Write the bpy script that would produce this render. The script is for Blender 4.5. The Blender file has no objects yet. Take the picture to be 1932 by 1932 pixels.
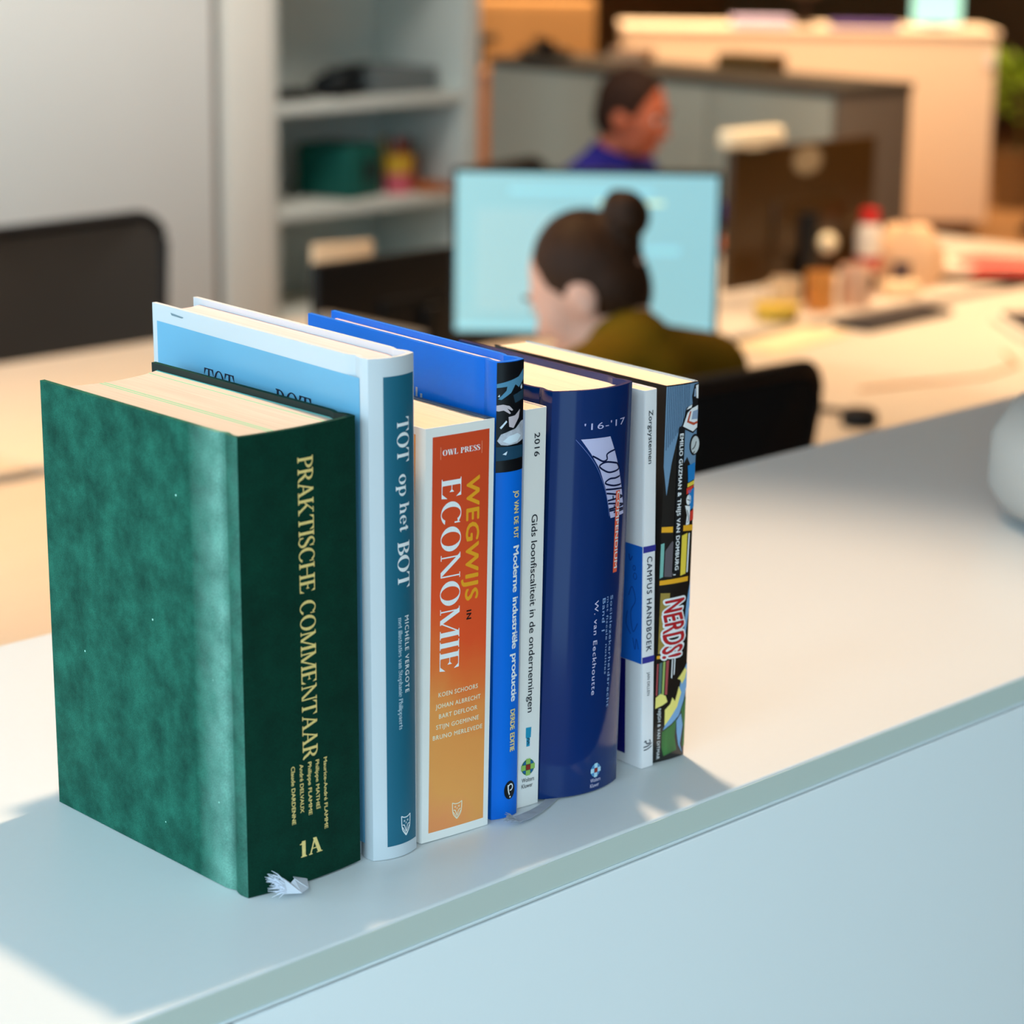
import bpy, bmesh, math, random
from mathutils import Vector, Matrix, Euler
R = math.radians
scene = bpy.context.scene
COL = scene.collection
random.seed(4)
ZC = 1.2                      # height of the white worktop the books stand on

# ------------------------------------------------------------------ camera, world, lights, exposure
cam_d = bpy.data.cameras.new('camera')
cam = bpy.data.objects.new('camera', cam_d)
COL.objects.link(cam)
cam.location = (-0.81387, -0.81697, ZC + 0.52965)
cam.rotation_euler = (R(75.2875), R(-0.8238), R(-45.345))
cam_d.sensor_width = 36.0
cam_d.lens = 36.0 * 4641.8 / 1932
cam_d.clip_start, cam_d.clip_end = 0.05, 100
cam_d.dof.use_dof = True
cam_d.dof.focus_distance = 1.385
cam_d.dof.aperture_fstop = 6.8
scene.camera = cam

world = bpy.data.worlds.new('world')
scene.world = world
world.use_nodes = True
bg = world.node_tree.nodes['Background']
WS = 4.05      # daylight through the tall windows behind the camera
_wn, _wl = world.node_tree.nodes, world.node_tree.links
_tc = _wn.new('ShaderNodeTexCoord')
_sp = _wn.new('ShaderNodeSeparateXYZ')
_wl.new(_tc.outputs['Generated'], _sp.inputs[0])
_ang = _wn.new('ShaderNodeMath'); _ang.operation = 'ARCTAN2'
_wl.new(_sp.outputs['Y'], _ang.inputs[0]); _wl.new(_sp.outputs['X'], _ang.inputs[1])
_mul = _wn.new('ShaderNodeMath'); _mul.operation = 'MULTIPLY'; _mul.inputs[1].default_value = 14
_wl.new(_ang.outputs[0], _mul.inputs[0])
_sin = _wn.new('ShaderNodeMath'); _sin.operation = 'SINE'
_wl.new(_mul.outputs[0], _sin.inputs[0])
_bar = _wn.new('ShaderNodeValToRGB')          # bright and dark window bands, added to streak the glossy reflections
_bar.color_ramp.elements[0].position, _bar.color_ramp.elements[0].color = 0.22, (.16, .18, .20, 1)
_bar.color_ramp.elements[1].position, _bar.color_ramp.elements[1].color = 0.34, (.56, .85, 1.0, 1)
_ma = _wn.new('ShaderNodeMath'); _ma.operation = 'MULTIPLY_ADD'; _ma.inputs[1].default_value = .5; _ma.inputs[2].default_value = .5
_wl.new(_sin.outputs[0], _ma.inputs[0]); _wl.new(_ma.outputs[0], _bar.inputs['Fac'])
_hor = _wn.new('ShaderNodeValToRGB')          # sills and ground outside are dimmer than the sky
_hor.color_ramp.elements[0].position, _hor.color_ramp.elements[0].color = 0.46, (.45, .45, .45, 1)
_hor.color_ramp.elements[1].position, _hor.color_ramp.elements[1].color = 0.54, (1, 1, 1, 1)
_mz = _wn.new('ShaderNodeMath'); _mz.operation = 'MULTIPLY_ADD'; _mz.inputs[1].default_value = .5; _mz.inputs[2].default_value = .5
_wl.new(_sp.outputs['Z'], _mz.inputs[0]); _wl.new(_mz.outputs[0], _hor.inputs['Fac'])
_mm = _wn.new('ShaderNodeMix'); _mm.data_type = 'RGBA'; _mm.blend_type = 'MULTIPLY'; _mm.inputs[0].default_value = 1
_wl.new(_bar.outputs['Color'], _mm.inputs[6]); _wl.new(_hor.outputs['Color'], _mm.inputs[7])
_wl.new(_mm.outputs[2], bg.inputs[0])
bg.inputs[1].default_value = WS


def light(name, kind, loc, power, color, target=None, **kw):
    d = bpy.data.lights.new(name, kind)
    d.energy, d.color = power, color
    for k, v in kw.items():
        setattr(d, k, v)
    o = bpy.data.objects.new(name, d)
    COL.objects.link(o)
    o.location = loc
    if target is not None:
        o.rotation_euler = (Vector(target) - Vector(loc)).to_track_quat('-Z', 'Y').to_euler()
    return o


light('lamp_over_worktop', 'SPOT', (0.385, 0.350, ZC + 1.08), 52, (1.0, 0.72, 0.48), (0.14, 0.24, ZC),
      spot_size=R(85), spot_blend=0.5, shadow_soft_size=0.024)
light('ceiling_panel_warm', 'AREA', (4.6, 2.3, 2.78), 60, (1.0, 0.72, 0.46), (4.6, 2.3, 0), shape='RECTANGLE', size=3.0, size_y=2.2, spread=R(90))
light('ceiling_panel_back', 'AREA', (8.2, 6.4, 2.78), 290, (1.0, 0.68, 0.38), (8.2, 6.4, 0), shape='RECTANGLE', size=5, size_y=4, spread=R(120))
light('ceiling_panel_left', 'AREA', (2.5, 3.5, 2.78), 28, (1.0, 0.98, 0.94), (2.5, 4.9, .9), shape='RECTANGLE', size=3.0, size_y=.8, spread=R(110))
light('ceiling_panel_desks_left', 'AREA', (1.2, 2.5, 2.78), 20, (1.0, 0.60, 0.28), (1.2, 2.5, 0), shape='RECTANGLE', size=1.6, size_y=1.0, spread=R(90))

vs = scene.view_settings
vs.view_transform = 'Standard'
vs.look = 'None'
vs.gamma = 1
vs.use_curve_mapping = False
vs.exposure = 0.0


# ------------------------------------------------------------------ materials
def srgb(r, g, b):
    f = lambda c: (c / 255 / 12.92) if c / 255 <= 0.04045 else ((c / 255 + 0.055) / 1.055) ** 2.4
    return (f(r), f(g), f(b), 1)


MATS = {}


def mat(name, col, rough=0.5, spec=0.5, noise=None, metal=0.0, emit=None, bump=None, coat=0.0):
    """col: linear rgba. noise=(scale, amount, stretch) mottles the colour; bump=(scale, strength)."""
    if name in MATS:
        return MATS[name]
    m = bpy.data.materials.new(name)
    m.use_nodes = True
    nt = m.node_tree
    b = nt.nodes['Principled BSDF']
    b.inputs['Base Color'].default_value = col
    b.inputs['Roughness'].default_value = rough
    b.inputs['Specular IOR Level'].default_value = spec
    b.inputs['Metallic'].default_value = metal
    b.inputs['Coat Weight'].default_value = coat
    b.inputs['Coat Roughness'].default_value = 0.08
    if emit:
        b.inputs['Emission Color'].default_value = emit[0]
        b.inputs['Emission Strength'].default_value = emit[1]
    tc = nt.nodes.new('ShaderNodeTexCoord')
    if noise:
        sc, am, st = noise
        mp = nt.nodes.new('ShaderNodeMapping')
        mp.inputs['Scale'].default_value = st
        nz = nt.nodes.new('ShaderNodeTexNoise')
        nz.inputs['Scale'].default_value = sc
        nz.inputs['Detail'].default_value = 4
        mx = nt.nodes.new('ShaderNodeMix')
        mx.data_type = 'RGBA'
        mx.inputs[6].default_value = tuple(c * (1 - am) for c in col[:3]) + (1,)
        mx.inputs[7].default_value = tuple(min(1, c * (1 + am)) for c in col[:3]) + (1,)
        nt.links.new(tc.outputs['Object'], mp.inputs['Vector'])
        nt.links.new(mp.outputs['Vector'], nz.inputs['Vector'])
        nt.links.new(nz.outputs['Fac'], mx.inputs[0])
        nt.links.new(mx.outputs[2], b.inputs['Base Color'])
    if bump:
        nz2 = nt.nodes.new('ShaderNodeTexNoise')
        nz2.inputs['Scale'].default_value = bump[0]
        bp = nt.nodes.new('ShaderNodeBump')
        bp.inputs['Strength'].default_value = bump[1]
        bp.inputs['Distance'].default_value = 0.001
        nt.links.new(tc.outputs['Object'], nz2.inputs['Vector'])
        nt.links.new(nz2.outputs['Fac'], bp.inputs['Height'])
        nt.links.new(bp.outputs['Normal'], b.inputs['Normal'])
    MATS[name] = m
    return m


def flat(name, r, g, b, rough=0.55, spec=0.3):
    return mat(name, srgb(r, g, b), rough, spec)


def cloth_green(dusty):
    n = 'green_cloth_dusty' if dusty else 'green_cloth'
    if n in MATS:
        return MATS[n]
    m = bpy.data.materials.new(n)
    m.use_nodes = True
    nt = m.node_tree
    N, Lk = nt.nodes, nt.links
    b = N['Principled BSDF']
    b.inputs['Roughness'].default_value = 0.85
    b.inputs['Specular IOR Level'].default_value = 0.15
    tc = N.new('ShaderNodeTexCoord')
    fine = N.new('ShaderNodeTexNoise')
    fine.inputs['Scale'].default_value = 1300
    big = N.new('ShaderNodeTexNoise')
    big.inputs['Scale'].default_value = 48
    big.inputs['Detail'].default_value = 9
    big.inputs['Roughness'].default_value = 0.68
    for x in (fine, big):
        Lk.new(tc.outputs['Object'], x.inputs['Vector'])
    rmp = N.new('ShaderNodeValToRGB')
    e = rmp.color_ramp.elements
    if dusty:
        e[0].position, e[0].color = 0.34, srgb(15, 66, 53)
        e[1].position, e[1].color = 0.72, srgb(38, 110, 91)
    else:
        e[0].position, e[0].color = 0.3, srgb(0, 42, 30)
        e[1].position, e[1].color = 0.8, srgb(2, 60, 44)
    Lk.new(big.outputs['Fac'], rmp.inputs['Fac'])
    out = rmp.outputs['Color']
    if dusty:   # rubbed pale band beside the joint
        sp = N.new('ShaderNodeSeparateXYZ')
        Lk.new(tc.outputs['Object'], sp.inputs['Vector'])
        band = N.new('ShaderNodeValToRGB')
        be = band.color_ramp.elements
        be[0].position, be[0].color = 0.0, (0.25, 0.25, 0.25, 1)
        be[1].position, be[1].color = 0.34, (0, 0, 0, 1)
        q = band.color_ramp.elements.new(0.13)
        q.color = (0.9, 0.9, 0.9, 1)
        q = band.color_ramp.elements.new(0.075)
        q.color = (0.1, 0.1, 0.1, 1)
        ml = N.new('ShaderNodeMath')
        ml.operation = 'MULTIPLY'
        ml.inputs[1].default_value = 8
        Lk.new(sp.outputs['Y'], ml.inputs[0])
        Lk.new(ml.outputs[0], band.inputs['Fac'])
        n2 = N.new('ShaderNodeTexNoise')
        n2.inputs['Scale'].default_value = 60
        n2.inputs['Detail'].default_value = 6
        Lk.new(tc.outputs['Object'], n2.inputs['Vector'])
        m2 = N.new('ShaderNodeMath')
        m2.operation = 'MULTIPLY'
        Lk.new(band.outputs['Color'], m2.inputs[0])
        Lk.new(n2.outputs['Fac'], m2.inputs[1])
        mx = N.new('ShaderNodeMix')
        mx.data_type = 'RGBA'
        mx.inputs[7].default_value = srgb(150, 205, 188)
        Lk.new(m2.outputs[0], mx.inputs[0])
        Lk.new(out, mx.inputs[6])
        out = mx.outputs[2]
        # lint specks
        vo = N.new('ShaderNodeTexVoronoi')
        vo.inputs['Scale'].default_value = 55
        Lk.new(tc.outputs['Object'], vo.inputs['Vector'])
        lt = N.new('ShaderNodeMath')
        lt.operation = 'LESS_THAN'
        lt.inputs[1].default_value = 0.032
        Lk.new(vo.outputs['Distance'], lt.inputs[0])
        mx2 = N.new('ShaderNodeMix')
        mx2.data_type = 'RGBA'
        mx2.inputs[7].default_value = srgb(170, 225, 205)
        Lk.new(lt.outputs[0], mx2.inputs[0])
        Lk.new(out, mx2.inputs[6])
        out = mx2.outputs[2]
    mf = N.new('ShaderNodeMix')
    mf.data_type = 'RGBA'
    mf.blend_type = 'MULTIPLY'
    mf.inputs[0].default_value = 0.45
    r2 = N.new('ShaderNodeValToRGB')
    r2.color_ramp.elements[0].position, r2.color_ramp.elements[0].color = 0.3, (0.5, 0.5, 0.5, 1)
    r2.color_ramp.elements[1].position, r2.color_ramp.elements[1].color = 0.7, (1.4, 1.4, 1.4, 1)
    Lk.new(fine.outputs['Fac'], r2.inputs['Fac'])
    Lk.new(out, mf.inputs[6])
    Lk.new(r2.outputs['Color'], mf.inputs[7])
    Lk.new(mf.outputs[2], b.inputs['Base Color'])
    bp = N.new('ShaderNodeBump')
    bp.inputs['Strength'].default_value = 0.35
    bp.inputs['Distance'].default_value = 0.0006
    Lk.new(fine.outputs['Fac'], bp.inputs['Height'])
    Lk.new(bp.outputs['Normal'], b.inputs['Normal'])
    MATS[n] = m
    return m


def paper(name, col, bands=None, w=0.05):
    """page edges: fine lines running across the thickness; bands = [(x metres, rgba)] recolours strips."""
    m = bpy.data.materials.new(name)
    m.use_nodes = True
    nt = m.node_tree
    N, Lk = nt.nodes, nt.links
    b = N['Principled BSDF']
    b.inputs['Roughness'].default_value = 0.9
    b.inputs['Specular IOR Level'].default_value = 0.1
    tc = N.new('ShaderNodeTexCoord')
    mp = N.new('ShaderNodeMapping')
    mp.inputs['Scale'].default_value = (1, 0.012, 0.004)
    nz = N.new('ShaderNodeTexNoise')
    nz.inputs['Scale'].default_value = 1100
    nz.inputs['Detail'].default_value = 3
    Lk.new(tc.outputs['Object'], mp.inputs['Vector'])
    Lk.new(mp.outputs['Vector'], nz.inputs['Vector'])
    r = N.new('ShaderNodeValToRGB')
    e = r.color_ramp.elements
    e[0].position, e[0].color = 0.25, tuple(c * 0.80 for c in col[:3]) + (1,)
    e[1].position, e[1].color = 0.65, col
    Lk.new(nz.outputs['Fac'], r.inputs['Fac'])
    out = r.outputs['Color']
    if bands:
        sp = N.new('ShaderNodeSeparateXYZ')
        Lk.new(tc.outputs['Object'], sp.inputs['Vector'])
        for (x0, x1, c) in bands:
            g = N.new('ShaderNodeMath'); g.operation = 'GREATER_THAN'; g.inputs[1].default_value = x0
            l = N.new('ShaderNodeMath'); l.operation = 'LESS_THAN'; l.inputs[1].default_value = x1
            a = N.new('ShaderNodeMath'); a.operation = 'MULTIPLY'
            Lk.new(sp.outputs['X'], g.inputs[0]); Lk.new(sp.outputs['X'], l.inputs[0])
            Lk.new(g.outputs[0], a.inputs[0]); Lk.new(l.outputs[0], a.inputs[1])
            mx = N.new('ShaderNodeMix'); mx.data_type = 'RGBA'
            mx.inputs[7].default_value = c
            Lk.new(a.outputs[0], mx.inputs[0]); Lk.new(out, mx.inputs[6])
            out = mx.outputs[2]
    Lk.new(out, b.inputs['Base Color'])
    return m


# ------------------------------------------------------------------ mesh helpers
class MB:
    def __init__(self):
        self.v, self.f, self.m = [], [], []

    def add(self, vs_, fs, mi=0):
        n = len(self.v)
        self.v += [tuple(p) for p in vs_]
        self.f += [tuple(i + n for i in f) for f in fs]
        self.m += [mi] * len(fs)
        return self

    def box(self, x0, x1, y0, y1, z0, z1, mi=0, M=None):
        vs_ = [(x, y, z) for z in (z0, z1) for y in (y0, y1) for x in (x0, x1)]
        if M is not None:
            vs_ = [M @ Vector(p) for p in vs_]
        return self.add(vs_, [(0, 2, 3, 1), (4, 5, 7, 6), (0, 1, 5, 4), (2, 6, 7, 3), (0, 4, 6, 2), (1, 3, 7, 5)], mi)

    def lathe(self, prof, seg=28, c=(0, 0, 0), mi=0, M=None):
        vs_, fs = [], []
        for r, z in prof:
            for k in range(seg):
                a = 2 * math.pi * k / seg
                p = Vector((c[0] + r * math.cos(a), c[1] + r * math.sin(a), c[2] + z))
                vs_.append(M @ p if M is not None else p)
        for i in range(len(prof) - 1):
            for k in range(seg):
                k2 = (k + 1) % seg
                fs.append((i * seg + k, i * seg + k2, (i + 1) * seg + k2, (i + 1) * seg + k))
        if prof[0][0] > 1e-6:
            fs.append(tuple(reversed(range(seg))))
        if prof[-1][0] > 1e-6:
            fs.append(tuple(range((len(prof) - 1) * seg, len(prof) * seg)))
        return self.add(vs_, fs, mi)

    def tube(self, pts, rad, seg=10, mi=0):
        pts = [Vector(p) for p in pts]
        n = len(pts)
        rads = rad if isinstance(rad, (list, tuple)) else [rad] * n
        vs_, fs = [], []
        up = Vector((0, 0, 1))
        for i, p in enumerate(pts):
            d = (pts[min(i + 1, n - 1)] - pts[max(i - 1, 0)]).normalized()
            a = d.cross(up)
            if a.length < 1e-4:
                a = d.cross(Vector((1, 0, 0)))
            a.normalize()
            b = a.cross(d)
            for k in range(seg):
                t = 2 * math.pi * k / seg
                vs_.append(p + rads[i] * (math.cos(t) * a + math.sin(t) * b))
        for i in range(n - 1):
            for k in range(seg):
                k2 = (k + 1) % seg
                fs.append((i * seg + k, i * seg + k2, (i + 1) * seg + k2, (i + 1) * seg + k))
        fs.append(tuple(reversed(range(seg))))
        fs.append(tuple(range((n - 1) * seg, n * seg)))
        return self.add(vs_, fs, mi)

    def prism(self, poly, z0, z1, mi=0, M=None):
        n = len(poly)
        vs_ = [Vector((x, y, z0)) for x, y in poly] + [Vector((x, y, z1)) for x, y in poly]
        if M is not None:
            vs_ = [M @ p for p in vs_]
        fs = [tuple(reversed(range(n))), tuple(range(n, 2 * n))]
        fs += [(i, (i + 1) % n, n + (i + 1) % n, n + i) for i in range(n)]
        return self.add(vs_, fs, mi)

    def build(self, name, mats, parent=None, bevel=0.0, smooth=None, loc=None, rot=None, seg=3):
        me = bpy.data.meshes.new(name)
        me.from_pydata(self.v, [], self.f)
        if not isinstance(mats, (list, tuple)):
            mats = [mats]
        for m in mats:
            me.materials.append(m)
        me.polygons.foreach_set('material_index', self.m)
        bm = bmesh.new()
        bm.from_mesh(me)
        bmesh.ops.recalc_face_normals(bm, faces=bm.faces)
        if bevel > 0:
            es = [e for e in bm.edges if len(e.link_faces) == 2 and e.calc_face_angle(0) > R(50)]
            bmesh.ops.bevel(bm, geom=es, offset=bevel, segments=seg, affect='EDGES', profile=0.5, clamp_overlap=True)
        bm.to_mesh(me)
        bm.free()
        if smooth is None:
            smooth = 40 if bevel > 0 else 0
        if smooth:
            me.polygons.foreach_set('use_smooth', [True] * len(me.polygons))
            me.set_sharp_from_angle(angle=R(smooth))
        o = bpy.data.objects.new(name, me)
        COL.objects.link(o)
        if parent is not None:
            o.parent = parent
        if loc is not None:
            o.location = loc
        if rot is not None:
            o.rotation_euler = rot
        return o


def tag(o, label=None, cat=None, group=None, kind=None):
    if label: o['label'] = label
    if cat: o['category'] = cat
    if group: o['group'] = group
    if kind: o['kind'] = kind
    return o


def thing(name, label, cat, loc=(0, 0, 0), rz=0.0, group=None):
    o = bpy.data.objects.new(name, None)
    o.empty_display_size = 0.05
    COL.objects.link(o)
    o.location = loc
    o.rotation_euler = (0, 0, rz)
    return tag(o, label, cat, group)


def copy_tree(o, parent=None):
    c = o.copy()
    COL.objects.link(c)
    if parent is not None:
        c.parent = parent
    for ch in list(o.children):
        copy_tree(ch, c)
    return c


def voxel(parts, name, m, parent=None, vox=0.008, smooth=6, loc=None):
    """parts: ('c', p0, p1, r0, r1) tapered capsule or ('e', centre, radii, euler) ellipsoid -> ONE continuous skin."""
    mb = MB()
    for q in parts:
        if q[0] == 'c':
            p0, p1 = Vector(q[1]), Vector(q[2])
            r0, r1 = q[3], q[4]
            d = p1 - p0
            L = max(d.length, 1e-5)
            M = Matrix.Translation(p0) @ d.to_track_quat('Z', 'Y').to_matrix().to_4x4()
            prof = [(r0 * math.sin(t) + 1e-5, -r0 * math.cos(t)) for t in [i * math.pi / 12 for i in range(6)]]
            prof += [(r0, 0)] + [(r1, L)]
            prof += [(r1 * math.cos(t) + 1e-5, L + r1 * math.sin(t)) for t in [i * math.pi / 12 for i in range(1, 7)]]
            mb.lathe(prof, 16, M=M)
        else:
            c, rr = Vector(q[1]), q[2]
            e = Euler(q[3] if len(q) > 3 else (0, 0, 0)).to_matrix().to_4x4()
            M = Matrix.Translation(c) @ e @ Matrix.Diagonal((rr[0], rr[1], rr[2], 1))
            prof = [(math.sin(t) + 1e-5, -math.cos(t)) for t in [i * math.pi / 14 for i in range(15)]]
            mb.lathe(prof, 20, M=M)
    tmp = mb.build('tmp_' + name, m)
    md = tmp.modifiers.new('r', 'REMESH')
    md.mode = 'VOXEL'
    md.voxel_size = vox
    sm = tmp.modifiers.new('s', 'SMOOTH')
    sm.iterations = smooth
    sm.factor = 0.5
    dg = bpy.context.evaluated_depsgraph_get()
    me = bpy.data.meshes.new_from_object(tmp.evaluated_get(dg))
    old = tmp.data
    bpy.data.objects.remove(tmp)
    bpy.data.meshes.remove(old)
    me.name = name
    me.materials.clear()
    me.materials.append(m)
    me.polygons.foreach_set('use_smooth', [True] * len(me.polygons))
    o = bpy.data.objects.new(name, me)
    COL.objects.link(o)
    if parent is not None:
        o.parent = parent
    if loc is not None:
        o.location = loc
    return o


# ------------------------------------------------------------------ lettering: sans from the built-in font, serif drawn here
def sans(body, bold=0.0, space=1.0, word=1.0):
    cu = bpy.data.curves.new('txt', 'FONT')
    cu.body = body
    cu.space_character = space
    cu.space_word = word
    cu.resolution_u = 3
    o = bpy.data.objects.new('txt', cu)
    COL.objects.link(o)
    dg = bpy.context.evaluated_depsgraph_get()
    me = bpy.data.meshes.new_from_object(o.evaluated_get(dg))
    vs_ = [(v.co.x, v.co.y) for v in me.vertices]
    fs = [tuple(p.vertices) for p in me.polygons]
    bpy.data.objects.remove(o)
    bpy.data.curves.remove(cu)
    bpy.data.meshes.remove(me)
    if bold > 0:      # thicken the strokes by overlapping shifted copies
        V, F = [], []
        for dx, dy in ((0, 0), (-bold, 0), (bold, 0), (0, -.6 * bold), (0, .6 * bold)):
            n = len(V)
            V += [(x + dx, y + dy) for x, y in vs_]
            F += [tuple(i + n for i in f) for f in fs]
        return V, F
    return vs_, fs


_H = sans('H')
CAP = max(p[1] for p in _H[0])


def sans_n(body, bold=0.0, space=1.0, word=1.0):
    """normalised: baseline 0, cap height 1, x from 0 to 1."""
    vs_, fs = sans(body, bold, space, word)
    x0 = min(p[0] for p in vs_); x1 = max(p[0] for p in vs_)
    return [((x - x0) / (x1 - x0), y / CAP) for x, y in vs_], fs


def cr(pts, n=10):
    """Catmull-Rom through (x, y, width)."""
    P = [pts[0]] + list(pts) + [pts[-1]]
    out = []
    for i in range(1, len(P) - 2):
        for k in range(n):
            t = k / n
            out.append(tuple(0.5 * (2 * b + (c - a) * t + (2 * a - 5 * b + 4 * c - d) * t * t + (3 * b - a - 3 * c + d) * t ** 3)
                             for a, b, c, d in zip(P[i - 1], P[i], P[i + 1], P[i + 2])))
    out.append(tuple(P[-2]))
    return out


def stroke(pts, n=10):
    c = cr(pts, n)
    L, Rr = [], []
    for i, (x, y, w) in enumerate(c):
        x0, y0, _ = c[max(i - 1, 0)]
        x1, y1, _ = c[min(i + 1, len(c) - 1)]
        d = math.hypot(x1 - x0, y1 - y0) or 1
        nx, ny = -(y1 - y0) / d, (x1 - x0) / d
        L.append((x + nx * w / 2, y + ny * w / 2)); Rr.append((x - nx * w / 2, y - ny * w / 2))
    return [[L[i], L[i + 1], Rr[i + 1], Rr[i]] for i in range(len(c) - 1)]


def ring(cx, cy, rx, ry, T, t, a0=0, a1=360, n=40):
    o = []
    for i in range(n):
        q = []
        for a, inner in ((a0 + (a1 - a0) * i / n, 0), (a0 + (a1 - a0) * (i + 1) / n, 0), (a0 + (a1 - a0) * (i + 1) / n, 1), (a0 + (a1 - a0) * i / n, 1)):
            ca, sa = math.cos(R(a)), math.sin(R(a))
            q.append((cx + (rx - T * inner) * ca, cy + (ry - t * inner) * sa))
        o.append(q)
    return o


def rect(x0, x1, y0, y1):
    return [(x0, y0), (x1, y0), (x1, y1), (x0, y1)]


def glyph(ch, T, t, s):
    """classic serif letters; T thick stem, t hairline, s serif reach. returns (polygons, advance)."""
    st = max(t, 0.035)

    def stem(x, y0=0, y1=1, top=True, bot=True, W=T):
        p = [rect(x, x + W, y0, y1)]
        if bot: p += [rect(x - s, x + W + s, y0, y0 + st), [(x - s * .45, y0 + st), (x, y0 + st), (x, y0 + st + s * .5)], [(x + W, y0 + st), (x + W + s * .45, y0 + st), (x + W, y0 + st + s * .5)]]
        if top: p += [rect(x - s, x + W + s, y1 - st, y1), [(x - s * .45, y1 - st), (x, y1 - st), (x, y1 - st - s * .5)], [(x + W, y1 - st), (x + W + s * .45, y1 - st), (x + W, y1 - st - s * .5)]]
        return p

    def diag(x0, y0, x1, y1, w):
        h = w / 2
        return [(x0 - h, y0), (x0 + h, y0), (x1 + h, y1), (x1 - h, y1)]

    def ser(xc, y, w=None):
        w = w or (T * .5 + s)
        return rect(xc - w, xc + w, y - (st if y > .5 else 0), y + (0 if y > .5 else st))
    x0 = s
    if ch == ' ':
        return [], .30
    if ch == 'I':
        return stem(x0), T + 2 * s
    if ch in 'EL':
        p = stem(x0)
        w = .62 if ch == 'E' else .60
        p += [rect(x0, w, 0, st), [(w, 0), (w + .03, .30), (w - .14, st * .8)]]
        if ch == 'E':
            p += [rect(x0, w - .04, 1 - st, 1), [(w - .04, 1), (w - .02, .74), (w - .16, 1 - st * .8)],
                  rect(x0 + T, w - .18, .52 - st / 2, .52 + st / 2), [(w - .18, .40), (w - .18, .64), (w - .27, .52)]]
        return p, w + .06
    if ch == 'T':
        w = .72
        p = stem(w / 2 - T / 2, top=False)
        p += [rect(0.01, w - .01, 1 - st, 1), [(0.01, 1), (-.02, .70), (.15, 1 - st * .8)], [(w - .01, 1), (w + .02, .70), (w - .15, 1 - st * .8)]]
        return p, w
    if ch == 'H':
        w = .58
        return stem(x0) + stem(x0 + w) + [rect(x0, x0 + w, .5 - st / 2, .5 + st / 2)], w + T + 2 * s
    if ch in 'PRB':
        p = stem(x0)
        yb = .46 if ch != 'B' else .50
        p += ring(x0 + T * .9, (1 + yb) / 2, .40 if ch != 'B' else .36, (1 - yb) / 2, T * 1.0, st, -90, 90, 20)
        p += [rect(x0, x0 + T, 1 - st, 1)]
        if ch == 'B':
            p += ring(x0 + T * .9, (yb + st) / 2, .42, (yb + st) / 2, T * 1.05, st, -90, 90, 20)
            return p, x0 + T + .36
        if ch == 'R':
            p += stroke([(x0 + T + .12, yb + .02, T), (x0 + T + .24, yb - .14, T), (x0 + T + .34, .12, T * .9), (x0 + T + .45, .02, T * .45)], 6)
            return p, x0 + T + .46
        return p, x0 + T + .36
    if ch == 'K':
        p = stem(x0)
        p += [diag(x0 + T, .40, .62, 1 - st, st * 1.3), diag(.68, st, x0 + T + .13, .58, T), ser(.62, 1), ser(.70, 0)]
        return p, .86
    if ch == 'A':
        w = .74
        p = [diag(.10, st, w / 2 - .01, 1, st * 1.4), diag(w - .10, st, w / 2 - .02, 1, T), rect(.2, w - .2, .32, .32 + st), ser(.10, 0, s + .04), ser(w - .10, 0)]
        return p, w + .04
    if ch == 'N':
        w = .66
        p = [rect(x0 + .04, x0 + .04 + st * 1.2, 0, 1), rect(x0 + w, x0 + w + st * 1.2, 0, 1), diag(x0 + w - T * .35, 0, x0 + .04, 1, T), ser(x0 + .06, 0, s + .03), ser(x0 + w + .02, 1, s + .03), rect(x0 - s, x0 + .06, 1 - st, 1)]
        return p, w + 2 * s + .06
    if ch == 'M':
        w = .80
        p = [rect(x0 + .03, x0 + .03 + st * 1.2, 0, 1)] + stem(x0 + w - T * .4)
        p += [diag(x0 + w / 2, 0, x0 + .06, 1, T), diag(x0 + w / 2, 0, x0 + w - .02, 1, st * 1.3), ser(x0 + .05, 0, s + .03), rect(x0 - s, x0 + .08, 1 - st, 1)]
        return p, x0 + w + T * .6 + s
    if ch == 'W':
        p = [diag(.32, 0, .10, 1, T), diag(.32, 0, .52, .9, st * 1.3), diag(.72, 0, .50, 1, T), diag(.72, 0, .92, 1, st * 1.3), ser(.10, 1), ser(.92, 1, s + .03), ser(.50, 1)]
        return p, 1.02
    if ch == 'O':
        return ring(.40, .5, .40, .52, T * 1.08, st), .80
    if ch == 'C':
        p = ring(.40, .5, .40, .52, T * 1.08, st, 42, 322)
        p += [[(.66, .68), (.71, .68), (.71, .99), (.67, .92)], ]
        return p, .74
    if ch == 'S':
        p = stroke([(.46, .76, st), (.40, .93, st), (.26, 1.0, st * 1.2), (.10, .90, T * .7), (.10, .70, T * .95), (.27, .53, T * 1.1), (.45, .36, T * 1.0), (.46, .14, T * .7), (.28, 0, st * 1.2), (.10, .08, st), (.05, .26, st)], 6)
        p += [[(.44, .72), (.49, .72), (.49, 1.0), (.45, .95)], [(.02, 0), (.07, .06), (.07, .3), (.02, .3)]]
        return p, .54
    if ch == 'V':
        return [diag(.34, 0, .10, 1, T), diag(.35, 0, .60, 1, st * 1.3), ser(.10, 1), ser(.60, 1, s + .03)], .70
    if ch == '1':
        return stem(x0 + .12, top=False) + [[(x0 - .02, .84), (x0 + .12 + T, 1.0), (x0 + .12, .80)], rect(x0, x0 + .13, .80, .84)], T + .30 + s
    # ---- lower case
    X, k, tl = .66, T * .88, st
    if ch == 'o':
        return ring(.29, X / 2, .29, X / 2 + .015, k, tl), .58
    if ch == 'e':
        return ring(.28, X / 2, .28, X / 2 + .015, k, tl, 0, 320) + [rect(.10, .56, X / 2, X / 2 + tl)], .56
    if ch == 'c':
        return ring(.28, X / 2, .28, X / 2 + .015, k, tl, 40, 320) + [[(.42, X * .72), (.50, X * .72), (.50, X * .88)]], .52
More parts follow.
